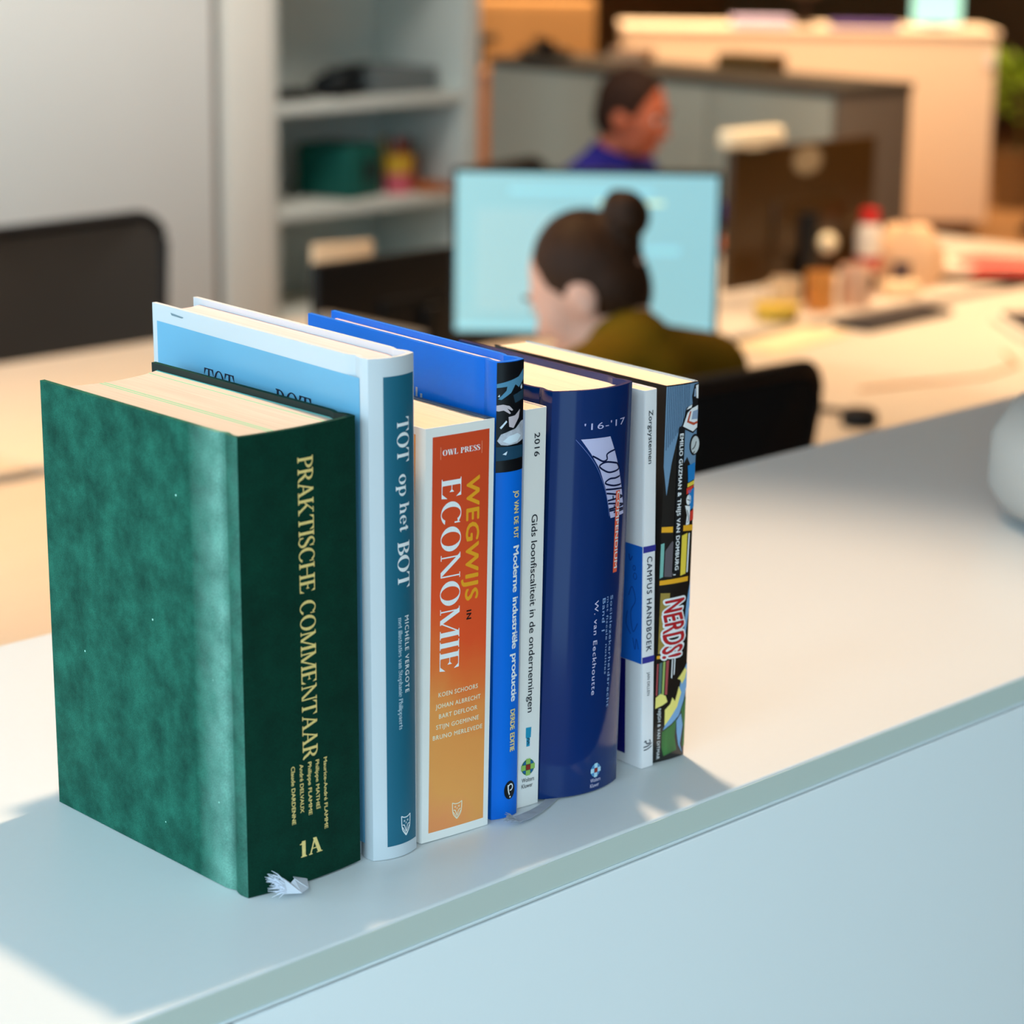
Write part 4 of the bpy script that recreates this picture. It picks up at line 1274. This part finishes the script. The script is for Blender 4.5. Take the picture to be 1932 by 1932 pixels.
def chair(label, loc, rz, cover, bw=.47, ztop=1.0, group='office chairs', arms=True):
    """faces +y in its own frame, backrest at y about -.22."""
    t = thing('office_chair', label, 'chair', loc, rz, group)
    MB().box(-.24, .24, -.20, .25, .375, .435).build('seat', cover, t, bevel=.03)
    # backrest panel bowed backwards, rounded top corners, with a black rim
    prof, n = [], 24
    hw, z0, z1, rc_ = bw / 2, .56, ztop, .06
    outline = [(-hw * .86, z0), (hw * .86, z0)]
    outline += [(hw - rc_ + rc_ * math.cos(R(a)) - .0, z1 - rc_ + rc_ * math.sin(R(a))) for a in range(0, 91, 15)]
    outline += [(-hw + rc_ - rc_ * math.cos(R(a)), z1 - rc_ + rc_ * math.sin(R(a))) for a in range(90, -1, -15)]

    def yb(x, z):
        return -.235 - .05 * (z - z0) / (z1 - z0) + .035 * (x / hw) ** 2
    cx_, cz_ = 0, (z0 + z1) / 2
    mb = MB()
    N = len(outline)
    rings = [1.0, .75, .5, .25]
    for off in (-.006, .006):
        for s_ in rings:
            mb.v += [(x * s_, yb(x * s_, cz_ + (z - cz_) * s_) + off, cz_ + (z - cz_) * s_) for x, z in outline]
        mb.v.append((0, yb(0, cz_) + off, cz_))
    B = len(rings) * N + 1
    for lay in (0, 1):
        o_ = lay * B
        for r_ in range(len(rings) - 1):
            for i in range(N):
                mb.f.append((o_ + r_ * N + i, o_ + r_ * N + (i + 1) % N, o_ + (r_ + 1) * N + (i + 1) % N, o_ + (r_ + 1) * N + i))
        for i in range(N):
            mb.f.append((o_ + 3 * N + i, o_ + 3 * N + (i + 1) % N, o_ + 4 * N))
    for i in range(N):
        mb.f.append((i, (i + 1) % N, B + (i + 1) % N, B + i))
    mb.m = [0] * len(mb.f)
    br = mb.build('backrest', cover, t, smooth=60)
    loop = outline + [outline[0], outline[1]]
    MB().tube([(x, yb(x, z), z) for x, z in loop], .013, 10).build('rim', black_pl, br, smooth=60)
    MB().tube([(0, -.12, .365), (0, -.26, .42), (0, -.285, .60), (0, -.275, .76)], .02, 12).build('back_bracket', black_pl, t, smooth=60)
    if arms:
        for s_ in (-1, 1):
            a = MB().tube([(s_ * .22, .02, .385), (s_ * .29, .02, .43), (s_ * .30, .0, .66)], .014, 10).build('arm_post', black_pl, t, smooth=60)
            MB().box(s_ * .30 - .035, s_ * .30 + .035, -.12, .12, .66, .69).build('armrest', black_pl, a, bevel=.012)
    MB().tube([(0, 0, .12), (0, 0, .376)], [.032, .024], 16).build('gas_column', charcoal, t, smooth=60)
    for k in range(5):
        a = 2 * math.pi * k / 5 + .3
        ca, sa = math.cos(a), math.sin(a)
        lg = MB().tube([(.02 * ca, .02 * sa, .125), (.30 * ca, .30 * sa, .085)], [.026, .016], 10).build('base_arm', black_pl, t, smooth=60)
        Mx = Matrix.Translation((.30 * ca, .30 * sa, .034)) @ Matrix.Rotation(a, 4, 'Z') @ Matrix.Rotation(math.pi / 2, 4, 'X')
        MB().lathe([(.008, -.02), (.031, -.02), (.033, -.012), (.033, .012), (.031, .02), (.008, .02)], 18, M=Mx).build('caster', black_pl, lg, smooth=50)
    return t


chair('black office chair of the woman in olive, its back just behind the comic book', (1.93, 1.70, 0), R(-4), mesh_black, bw=.47, ztop=1.005)
chair('grey mesh office chair with black rim in front of the wardrobe on the left', (2.35, 3.42, 0), R(183), mesh_grey, bw=.56, ztop=.95)
chair('dark office chair the man in blue sits on', (4.26, 3.90, 0), R(195), mesh_black, bw=.46, ztop=.90)
chair('black office chair near the plant at the right edge of photo', (9.75, 5.62, 0), R(120), mesh_black, bw=.46, ztop=.62, arms=False)

# ------------------------------------------------------------------ screens on the desks


def monitor(label, loc, rz, w, h, zbot, screen, group='desktop monitors', back=None, lines=False, shell=None, foot=.112):
    """screen faces -y in its own frame; stands on the desk at loc."""
    t = thing('monitor', label, 'monitor', loc, rz, group)
    MB().box(-w / 2, w / 2, 0, .022, zbot, zbot + h).build('housing', shell or black_pl, t, bevel=.004)
    MB().box(-w * .22, w * .22, .022, .032, zbot + h * .2, zbot + h * .6).build('rear_bulge', back or black_pl, t, bevel=.01)
    s_ = MB().box(-w / 2 + .008, w / 2 - .008, -.0012, -.0002, zbot + .014, zbot + h - .008).build('screen', screen, t)
    if lines:
        lite = mat('screen_row_pale', (.3, .5, .55, 1), .4, .2, emit=((.45, .80, .86, 1), .44))
        dim = mat('screen_row_teal', (.3, .6, .7, 1), .4, .2, emit=((.25, .58, .66, 1), .7))
        for a, b, c, d, m_, nm_ in ((-.14, .12, .268, .278, dim, 'title_row'), (.02, .14, .250, .257, mat('screen_row_yellow', (.7, .8, .6, 1), .4, .2, emit=((.62, .8, .52, 1), .7)), 'highlight_row'),
                                    (-.2, -.06, .05, .24, lite, 'side_pane'), (.11, .17, .16, .175, dim, 'button_row'), (-.235, .235, .020, .028, dim, 'task_bar')):
            MB().box(a, b, -.0022, -.0014, zbot + c, zbot + d).build(nm_, m_, s_)
    MB().box(-.028, .028, .024, .05, .012, zbot + h * .5).build('stand_post', black_pl, t, bevel=.006)
    MB().lathe([(.0, 0), (foot - .002, 0), (foot, .006), (.03, .012), (.0, .012)], 30, c=(0, .03, 0)).build('stand_foot', black_pl, t, smooth=40)
    return t


cyan = mat('screen_cyan', (.25, .45, .5, 1), .35, .3, emit=((.33, .70, .78, 1), .52))
monitor('lit pale cyan screen in front of the woman with the hair bun', (2.447, 2.203, .7405), R(-46.5), .488, .312, .150, cyan, lines=True)
off = flat('screen_off', 4, 5, 7, .25)
mback = mat('monitor_back_warm_reflection', srgb(64, 42, 14), .32, .4)  # brown paints the room's warm reflection into a black back
m2 = monitor('black backed monitor left of the lit screen', (2.535, 2.735, .7405), R(180), .58, .215, .033, off)
m3 = monitor('black backed monitor with pale badge beside the bottle', (3.828, 2.80, .7405), R(180), .545, .325, .043, off, back=mback, shell=mback, foot=.062)
# pale badge on the visible back and the webcam on top
MB().lathe([(0, 0), (.04, 0), (.042, .003), (0, .004)], 24, M=Matrix.Translation((0, .022, .043 + .285)) @ Matrix.Rotation(-math.pi / 2, 4, 'X') @ Matrix.Diagonal((1.3, .8, 1, 1))).build('badge', flat('badge_grey', 150, 132, 104), m3, smooth=40)
wc = thing('webcam', 'cream webcam bar on top of the black monitor', 'webcam', (3.635, 2.79, .7405 + .3685), 0)
MB().box(-.10, .10, -.025, .025, .006, .046).build('body', flat('webcam_cream', 240, 226, 196), wc, bevel=.014)
MB().box(-.03, .03, -.02, .02, 0, .008).build('clip', flat('webcam_cream', 240, 226, 196), wc)
MB().lathe([(0, 0), (.012, 0), (.012, .004), (0, .004)], 16, M=Matrix.Translation((0, .025, .026)) @ Matrix.Rotation(-math.pi / 2, 4, 'X')).build('lens', black_pl, wc, smooth=40)
st = thing('document_stand', 'cream document stand behind the left black monitor', 'document stand', (2.615, 3.0, .7405), R(-14))
MB().box(-.11, .03, 0, .015, .02, .225).build('holder_board', flat('holder_cream', 238, 212, 178), st, bevel=.004)
MB().box(-.09, .09, -.04, .09, 0, .019).build('foot', flat('holder_cream', 238, 212, 178), st, bevel=.003)

# ------------------------------------------------------------------ things on the far right desk
bt = thing('bottle', 'white bottle with red cap and red label band on the right desk', 'bottle', (4.03, 2.735, .7405))
bt.scale = (.9, .9, .84)
MB().lathe([(.0, 0), (.026, 0), (.028, .006), (.028, .055), (.026, .06)], 24).build('lower_body', flat('bottle_dark', 26, 14, 22, .2), bt, smooth=40)
MB().lathe([(.027, .058), (.034, .064), (.036, .10), (.035, .104)], 24).build('label_band', flat('label_red', 186, 36, 30), bt, smooth=40)
MB().lathe([(.035, .103), (.035, .165), (.030, .19), (.024, .198)], 24).build('upper_body', flat('bottle_white', 240, 226, 208, .35), bt, smooth=40)
MB().lathe([(.026, .197), (.027, .2), (.026, .232), (.022, .238), (0, .238)], 24).build('cap', flat('cap_red', 200, 40, 34, .35), bt, smooth=40)


def mug(label, x, y, r, h, col, rz, group='mugs on the far right desk'):
    t = thing('mug', label, 'mug', (x, y, .7405), rz, group)
    m = flat('mug_%d_%d_%d' % col, *col, .3)
    MB().lathe([(0, 0), (r * .86, 0), (r, .008), (r, h), (r * .9, h), (r * .88, .01), (0, .01)], 26).build('body', m, t, smooth=40)
    MB().tube([(r * .95, 0, h * .82), (r * 1.55, 0, h * .78), (r * 1.65, 0, h * .45), (r * 1.3, 0, h * .2), (r * .95, 0, h * .2)], .006, 8).build('handle', m, t, smooth=60)
    return t


mug('pale mug with yellow foot left of the monitor stand', 3.615, 2.655, .034, .085, (226, 196, 158), 2.4)
small('lemon_tub', 'low yellow tub below the pale mug', 'tub', MB().lathe([(0, 0), (.045, 0), (.052, .035), (.046, .035), (0, .02)], 24), flat('tub_yellow', 214, 180, 70), (3.545, 2.625, .7405), 0, 0)
mug('orange mug right of the monitor stand', 3.722, 2.64, .033, .09, (224, 150, 72), 0.6)
mug('pinkish mug between orange mug and bottle', 3.835, 2.625, .036, .095, (240, 196, 162), -.5)
bl = thing('highlight_globe', 'small pale globe on dark stem, added as a blurred highlight before the black monitor', 'desk light', (3.785, 2.672, .7405))  # pale globe added to stand for a round blurred highlight
MB().lathe([(0, 0), (.025, 0), (.025, .006), (.004, .01), (.004, .125)], 20).build('stem', black_pl, bl, smooth=40)
MB().lathe([(.024 * math.sin(t_ * math.pi / 12) + 1e-5, .148 - .024 * math.cos(t_ * math.pi / 12)) for t_ in range(13)], 20).build('globe', flat('globe_cream', 236, 216, 176, .3), bl, smooth=60)
kb = thing('keyboard', 'dark keyboard lying below the mugs on the right desk', 'keyboard', (3.72, 2.44, .7405), R(2))
MB().box(-.15, .19, -.05, .05, 0, .012).build('case', charcoal, kb, bevel=.004)
MB().box(-.145, .185, -.045, .045, .0122, .016).build('key_block', flat('keys_dark', 56, 50, 50), kb, bevel=.001)
pb = thing('paper_bag', 'crumpled beige paper bag right of the bottle', 'paper bag', (4.165, 2.715, .7405), R(-30))
random.seed(11)
bmb = MB()
lv = [(.085, 0), (.095, .03), (.092, .08), (.08, .115), (.055, .14), (.04, .148)]
seg = 22
pts = []
for r_, z_ in lv:
    for k in range(seg):
        a = 2 * math.pi * k / seg
        q = r_ * (1 + random.uniform(-.10, .10))
        pts.append((q * math.cos(a), q * .6 * math.sin(a), z_ + (random.uniform(-.012, .012) if z_ > 0 else 0)))
fs = []
for i in range(len(lv) - 1):
    for k in range(seg):
        fs.append((i * seg + k, i * seg + (k + 1) % seg, (i + 1) * seg + (k + 1) % seg, (i + 1) * seg + k))
fs += [tuple(range((len(lv) - 1) * seg, len(lv) * seg)), tuple(reversed(range(seg)))]
bmb.add(pts, fs)
bmb.build('bag_body', flat('paper_beige', 228, 186, 146, .8), pb, smooth=25)
small('phone', 'dark small phone leaning upright against the paper bag', 'phone', MB().box(-.022, .022, -.006, .006, 0, .075), flat('phone_dark', 84, 66, 66), (4.075, 2.665, .7405), R(-40), .004)
small('tissue_pack', 'cream tissue pack in front of the bottle', 'tissue pack', MB().box(-.045, .045, -.03, .03, 0, .035), flat('tissue_cream', 244, 214, 172), (4.03, 2.635, .7405), R(-35), .008)
bk = thing('serving_tray', 'dark olive tray with magazine on it at right end of the desks', 'tray', (4.43, 2.66, .7405), R(-44))
MB().box(-.15, .15, -.09, .09, 0, .02).build('tray_body', flat('tray_olive', 96, 76, 40), bk, bevel=.005)
mg = thing('magazine', 'white magazine with bright red cover picture on the olive tray', 'magazine', (4.43, 2.66, .7610), R(-44))
MB().box(-.15, .15, -.10, .10, 0, .024).build('pages', flat('mag_white', 244, 220, 196), mg, bevel=.003)
MB().prism([(-.07, -.092), (.10, -.092), (.135, .05), (.0, .08), (-.09, .02)], .0242, .0252).build('cover_picture', flat('mag_red', 236, 74, 62), mg)
sp_ = MB().prism([(-.07, 0), (.11, 0), (.11, .0215), (-.04, .0215)], .1002, .1008, M=Matrix.Rotation(math.pi / 2, 4, 'X')).build('spine_picture', flat('mag_red', 236, 74, 62), mg)
nb = thing('laptop', 'thin white laptop with dark top edge at the right border of photo', 'laptop', (3.95, 2.083, .7405), R(-40))
MB().box(-.17, .17, -.12, .12, 0, .0165).build('base', flat('laptop_white', 240, 226, 206), nb, bevel=.005)
MB().box(-.15, .165, -.10, .105, .017, .027).build('lid', flat('laptop_dark', 52, 44, 46), nb, bevel=.004)
cb = MB().tube([(3.05, 2.02, .7435), (3.2, 1.98, .7435), (3.35, 1.93, .7435), (3.5, 1.95, .7435), (3.6, 2.05, .7435)], .003, 8).build('cable', flat('cable_tan', 206, 150, 96), smooth=60)
tag(cb, 'thin tan cable lying across the bright right desk', 'cable')
small('placemat', 'pale placemat at the edge below the lit screen on the desk', 'placemat', MB().box(-.16, .16, -.06, .06, 0, .006), flat('mat_cream', 250, 222, 178), (3.36, 2.44, .7405), R(8), .002)

hs = thing('headset', 'black headset lying on the pale desk beside the black chair back', 'headset', (2.755, 1.90, .7405), R(-50))
MB().tube([(.08 * math.cos(a), .07 * math.sin(a), .012) for a in [i * math.pi / 10 for i in range(11)]], .006, 8).build('headband', black_pl, hs, smooth=60)
for s_ in (-1, 1):
    MB().lathe([(0, 0), (.03, 0), (.034, .008), (.034, .022), (.028, .03), (0, .03)], 20, c=(s_ * .08, -.01, 0)).build('ear_cup', black_pl, hs, smooth=40)

# pale rounded pot on the worktop at the right border
pt = thing('pot', 'pale grey rounded pot standing on the worktop at right border of photo', 'pot', (.998, .205, ZC + .0003))
MB().lathe([(0, 0), (.090, 0), (.125, .012), (.137, .030), (.136, .07), (.120, .098), (.085, .114), (.0, .117)], 48).build('body', mat('pot_pale', srgb(168, 164, 160), .45, .4), pt, smooth=60)

# leafy plant behind the counter at the right
pl = thing('potted_plant', 'green leafy plant in a pot at the right border behind the reception counter', 'plant', (10.47, 6.50, 0))
MB().lathe([(0, 0), (.12, 0), (.16, .3), (.15, .3), (.13, .26), (0, .26)], 28).build('pot', flat('planter_brown', 120, 92, 60), pl, smooth=40)
MB().tube([(0, 0, .2), (.01, 0, .6)], .018, 8).build('stem', flat('stem_brown', 90, 80, 40), pl, smooth=60)
random.seed(3)
lm = MB()
for i in range(170):
    a = random.uniform(0, 6.283); el = random.uniform(-.5, 1.2); rr = random.uniform(.05, .30)
    c = Vector((rr * math.cos(a), rr * math.sin(a), .58 + .17 * math.sin(el) * 1.1))
    d = Vector((math.cos(a) * math.cos(el), math.sin(a) * math.cos(el), math.sin(el) * .6 + .2)).normalized()
    s_ = d.cross(Vector((0, 0, 1))).normalized()
    up = s_.cross(d)
    L_, w_ = random.uniform(.09, .15), random.uniform(.02, .035)
    lm.add([c, c + d * L_ * .45 + s_ * w_ + up * .01, c + d * L_, c + d * L_ * .45 - s_ * w_ + up * .01], [(0, 1, 2, 3)])
lm.build('foliage', mat('leaf_green', srgb(116, 146, 26), .5, .3, noise=(9, .35, (1, 1, 1))), pl)

# ------------------------------------------------------------------ people
skin_w = mat('skin_fair', srgb(226, 176, 156), .5, .3, noise=(30, .08, (1, 1, 1)))
skin_m = mat('skin_ruddy', srgb(184, 100, 70), .5, .3, noise=(30, .08, (1, 1, 1)))
hair_w = mat('hair_dark_brown', srgb(54, 32, 18), .55, .18, noise=(60, .5, (1, 1, .3)))
hair_m = mat('hair_cropped', srgb(44, 24, 14), .75, .2, noise=(120, .3, (1, 1, 1)))


def person(label, loc, rz, sy, shz, head_c, tilt, turn, skin, hairm, top_m, top_name, leg_mat, bun=False, sw=.185):
    """seated figure facing +y in its own frame; sy/shz: where the shoulders lean to; head_c: head centre."""
    t = thing('person', label, 'person', loc, rz)
    sh_ = Vector((0, sy, shz))
    hc = Vector(head_c)
    Rm = Euler((-tilt, 0, turn), 'XYZ').to_matrix()

    def h(x, y, z):
        return hc + Rm @ Vector((x, y, z))
    erot = Rm.to_euler()
    hips = Vector((0, 0, .56))
    ch = hips.lerp(sh_, .66)
    P = [('e', h(0, -.008, .012), (.075, .094, .098), erot), ('e', h(0, .030, -.062), (.054, .058, .056), erot), ('e', h(0, .055, -.015), (.060, .040, .075), erot),
         ('c', h(0, .086, .002), h(0, .108, -.030), .008, .012), ('e', h(0, .092, -.062), (.022, .010, .008), erot), ('e', h(0, .078, -.092), (.02, .014, .014), erot),
         ('e', h(0, .080, .026), (.045, .014, .010), erot)]
    for s_ in (-1, 1):
        P += [('e', h(s_ * .076, -.008, -.022), (.009, .020, .032), erot), ('c', h(s_ * .076, .0, -.045), h(s_ * .074, -.012, .004), .006, .007)]
    nb_ = sh_ + Vector((0, -.005, .055))
    P += [('c', nb_, h(0, -.02, -.06), .056, .050), ('c', sh_ + Vector((-sw + .03, 0, 0)), sh_ + Vector((sw - .03, 0, 0)), .060, .060),
          ('e', ch, (.155, .105, .19)), ('e', hips, (.165, .125, .12)), ('c', hips, sh_, .125, .095)]
    trap = [('c', nb_ + Vector((s_ * .03, -.01, -.015)), sh_ + Vector((s_ * sw, -.005, .004)), .055, .056) for s_ in (-1, 1)]
    P += trap
    arms, legs, hands = [], [], []
    for s_ in (-1, 1):
        shd = sh_ + Vector((s_ * sw, 0, -.015))
        elb = Vector((s_ * (sw + .055), sy + .07, .80))
        wr = Vector((s_ * .17, sy + .285, .795))
        arms += [('c', shd, elb, .052, .041), ('c', elb, wr, .041, .028)]
        pm = wr + Vector((-s_ * .012, .07, -.012))
        hands += [('c', wr, pm, .026, .030), ('e', wr.lerp(pm, .75), (.038, .045, .016))]
        for i, (dx, ln) in enumerate(((-.030, .066), (-.010, .076), (.010, .070), (.029, .055))):
            k0 = pm + Vector((s_ * dx, .022, -.002)); k1 = k0 + Vector((s_ * dx * .15, ln * .55, -.004)); k2 = k1 + Vector((0, ln * .45, -.014))
            hands += [('c', k0, k1, .0095, .0088), ('c', k1, k2, .0088, .0072)]
        th0 = wr + Vector((-s_ * .030, .035, -.008)); th1 = th0 + Vector((-s_ * .026, .032, -.006)); th2 = th1 + Vector((-s_ * .004, .028, -.008))
        hands += [('c', th0, th1, .012, .0105), ('c', th1, th2, .0105, .0085)]
        hp_ = Vector((s_ * .095, .02, .555)); kn = Vector((s_ * .12, .42, .545)); an = Vector((s_ * .12, .38, .10))
        legs += [('c', hp_, kn, .082, .058), ('c', kn, an, .055, .038)]
    P += arms + hands + legs
    for s_ in (-1, 1):
        P += [('c', Vector((s_ * .12, .37, .06)), Vector((s_ * .125, .54, .045)), .036, .030)]
    voxel(P, 'body', skin, t, vox=.0075, smooth=5)
    g = .011

    def grow(q, k):
        if q[0] == 'c':
            return ('c', q[1], q[2], q[3] + k, q[4] + k)
        return ('e', q[1], tuple(r_ + k for r_ in q[2])) + tuple(q[3:])
    torso = [('c', sh_ + Vector((-sw + .03, 0, 0)), sh_ + Vector((sw - .03, 0, 0)), .060, .060), ('e', ch, (.155, .105, .19)), ('e', hips + Vector((0, 0, .03)), (.165, .125, .10)), ('c', hips, sh_, .125, .095),
             ('c', nb_ + Vector((0, 0, -.03)), nb_ + Vector((0, .004, .006)), .066, .060)]
    slv = list(trap) + [('c', q[1], q[1].lerp(q[2], .94), q[3], q[4]) if i % 2 else q for i, q in enumerate(arms)]
    voxel([grow(q, g) for q in torso + slv], top_name, top_m, t, vox=.010, smooth=8)
    voxel([grow(q, .010) for q in legs] + [('e', hips + Vector((0, .0, -.02)), (.178, .138, .10))], 'trousers', leg_mat, t, vox=.011, smooth=6)
    for s_ in (-1, 1):
        voxel([('c', Vector((s_ * .12, .355, .055)), Vector((s_ * .127, .56, .040)), .048, .040), ('c', Vector((s_ * .12, .35, .075)), Vector((s_ * .12, .39, .10)), .046, .046)], 'shoe', black_pl, t, vox=.009, smooth=4)
    hairp = [('e', h(0, -.020, .022), (.082, .096, .099), erot), ('e', h(0, -.045, -.02), (.074, .066, .075), erot)]
    if bun:
        hairp = [('e', h(0, -.014, .020), (.079, .089, .098), erot), ('e', h(0, -.034, -.012), (.074, .063, .080), erot), ('c', h(0, -.075, .035), h(0, -.095, .055), .042, .036)]
    hr = voxel(hairp, 'hair', hairm, t, vox=.0065, smooth=3)
    if bun:
        random.seed(5)
        bp_ = [('e', h(0, -.112, .062), (.040, .036, .040), erot)]
        for i in range(7):
            a = i * .9
            bp_.append(('e', h(.018 * math.cos(a), -.112 + .016 * math.sin(a * 1.7), .062 + .020 * math.sin(a)), (.025, .022, .025), erot))
        voxel(bp_, 'hair_bun', hairm, hr, vox=.006, smooth=2)
        MB().tube([h(.03 * math.cos(a), -.088, .045 + .03 * math.sin(a)) for a in [i * math.pi / 8 for i in range(17)]], .006, 8).build('hair_tie', flat('hair_tie_dark', 20, 18, 22), hr, smooth=60)
    for s_ in (-1, 1):
        e_ = MB().lathe([(.0115 * math.sin(k * math.pi / 10) + 1e-5, -.0115 * math.cos(k * math.pi / 10)) for k in range(11)], 14).build('eye', flat('eye_white', 228, 222, 216, .2), t, smooth=60, loc=h(s_ * .031, .079, .006))
        MB().lathe([(1e-5, -.0004), (.0055, -.0004), (.0055, .0008), (1e-5, .0012)], 12, M=(Rm @ Matrix.Rotation(-math.pi / 2, 3, 'X')).to_4x4()).build('iris', flat('iris_brown', 50, 34, 24, .2), e_, loc=Rm @ Vector((0, .0112, 0)))
        MB().tube([h(s_ * .050, .080, .026), h(s_ * .034, .090, .031), h(s_ * .016, .093, .028)], .0035, 6).build('eyebrow', hairm, t, smooth=60)
    MB().tube([h(-.02, .094, -.063), h(0, .1015, -.0615), h(.02, .094, -.063)], [.003, .006, .003], 8).build('lips', mat('lips_rose', srgb(176, 92, 84), .45, .3), t, smooth=60)
    return t


olive = mat('sweater_olive', srgb(112, 86, 12), .9, .1, noise=(70, .2, (1, 1, 1)))
blue_shirt = mat('shirt_royal_blue', srgb(22, 24, 120), .75, .2, noise=(40, .15, (1, 1, 1)))
jeans = mat('trousers_dark', srgb(30, 32, 44), .8, .2)
person('woman seated from behind with dark hair bun and olive sweater, head bowed', (1.985, 1.64, 0), R(2), .035, .945, (-.0, .125, 1.10), R(33), R(22), skin_w, hair_w, olive, 'sweater', jeans, bun=True, sw=.19)
person('man with cropped dark hair and blue shirt seated beyond the lit screen', (4.215, 3.83, 0), R(196), .06, .885, (.0, .13, 1.085), R(16), R(2), skin_m, hair_m, blue_shirt, 'shirt', jeans)
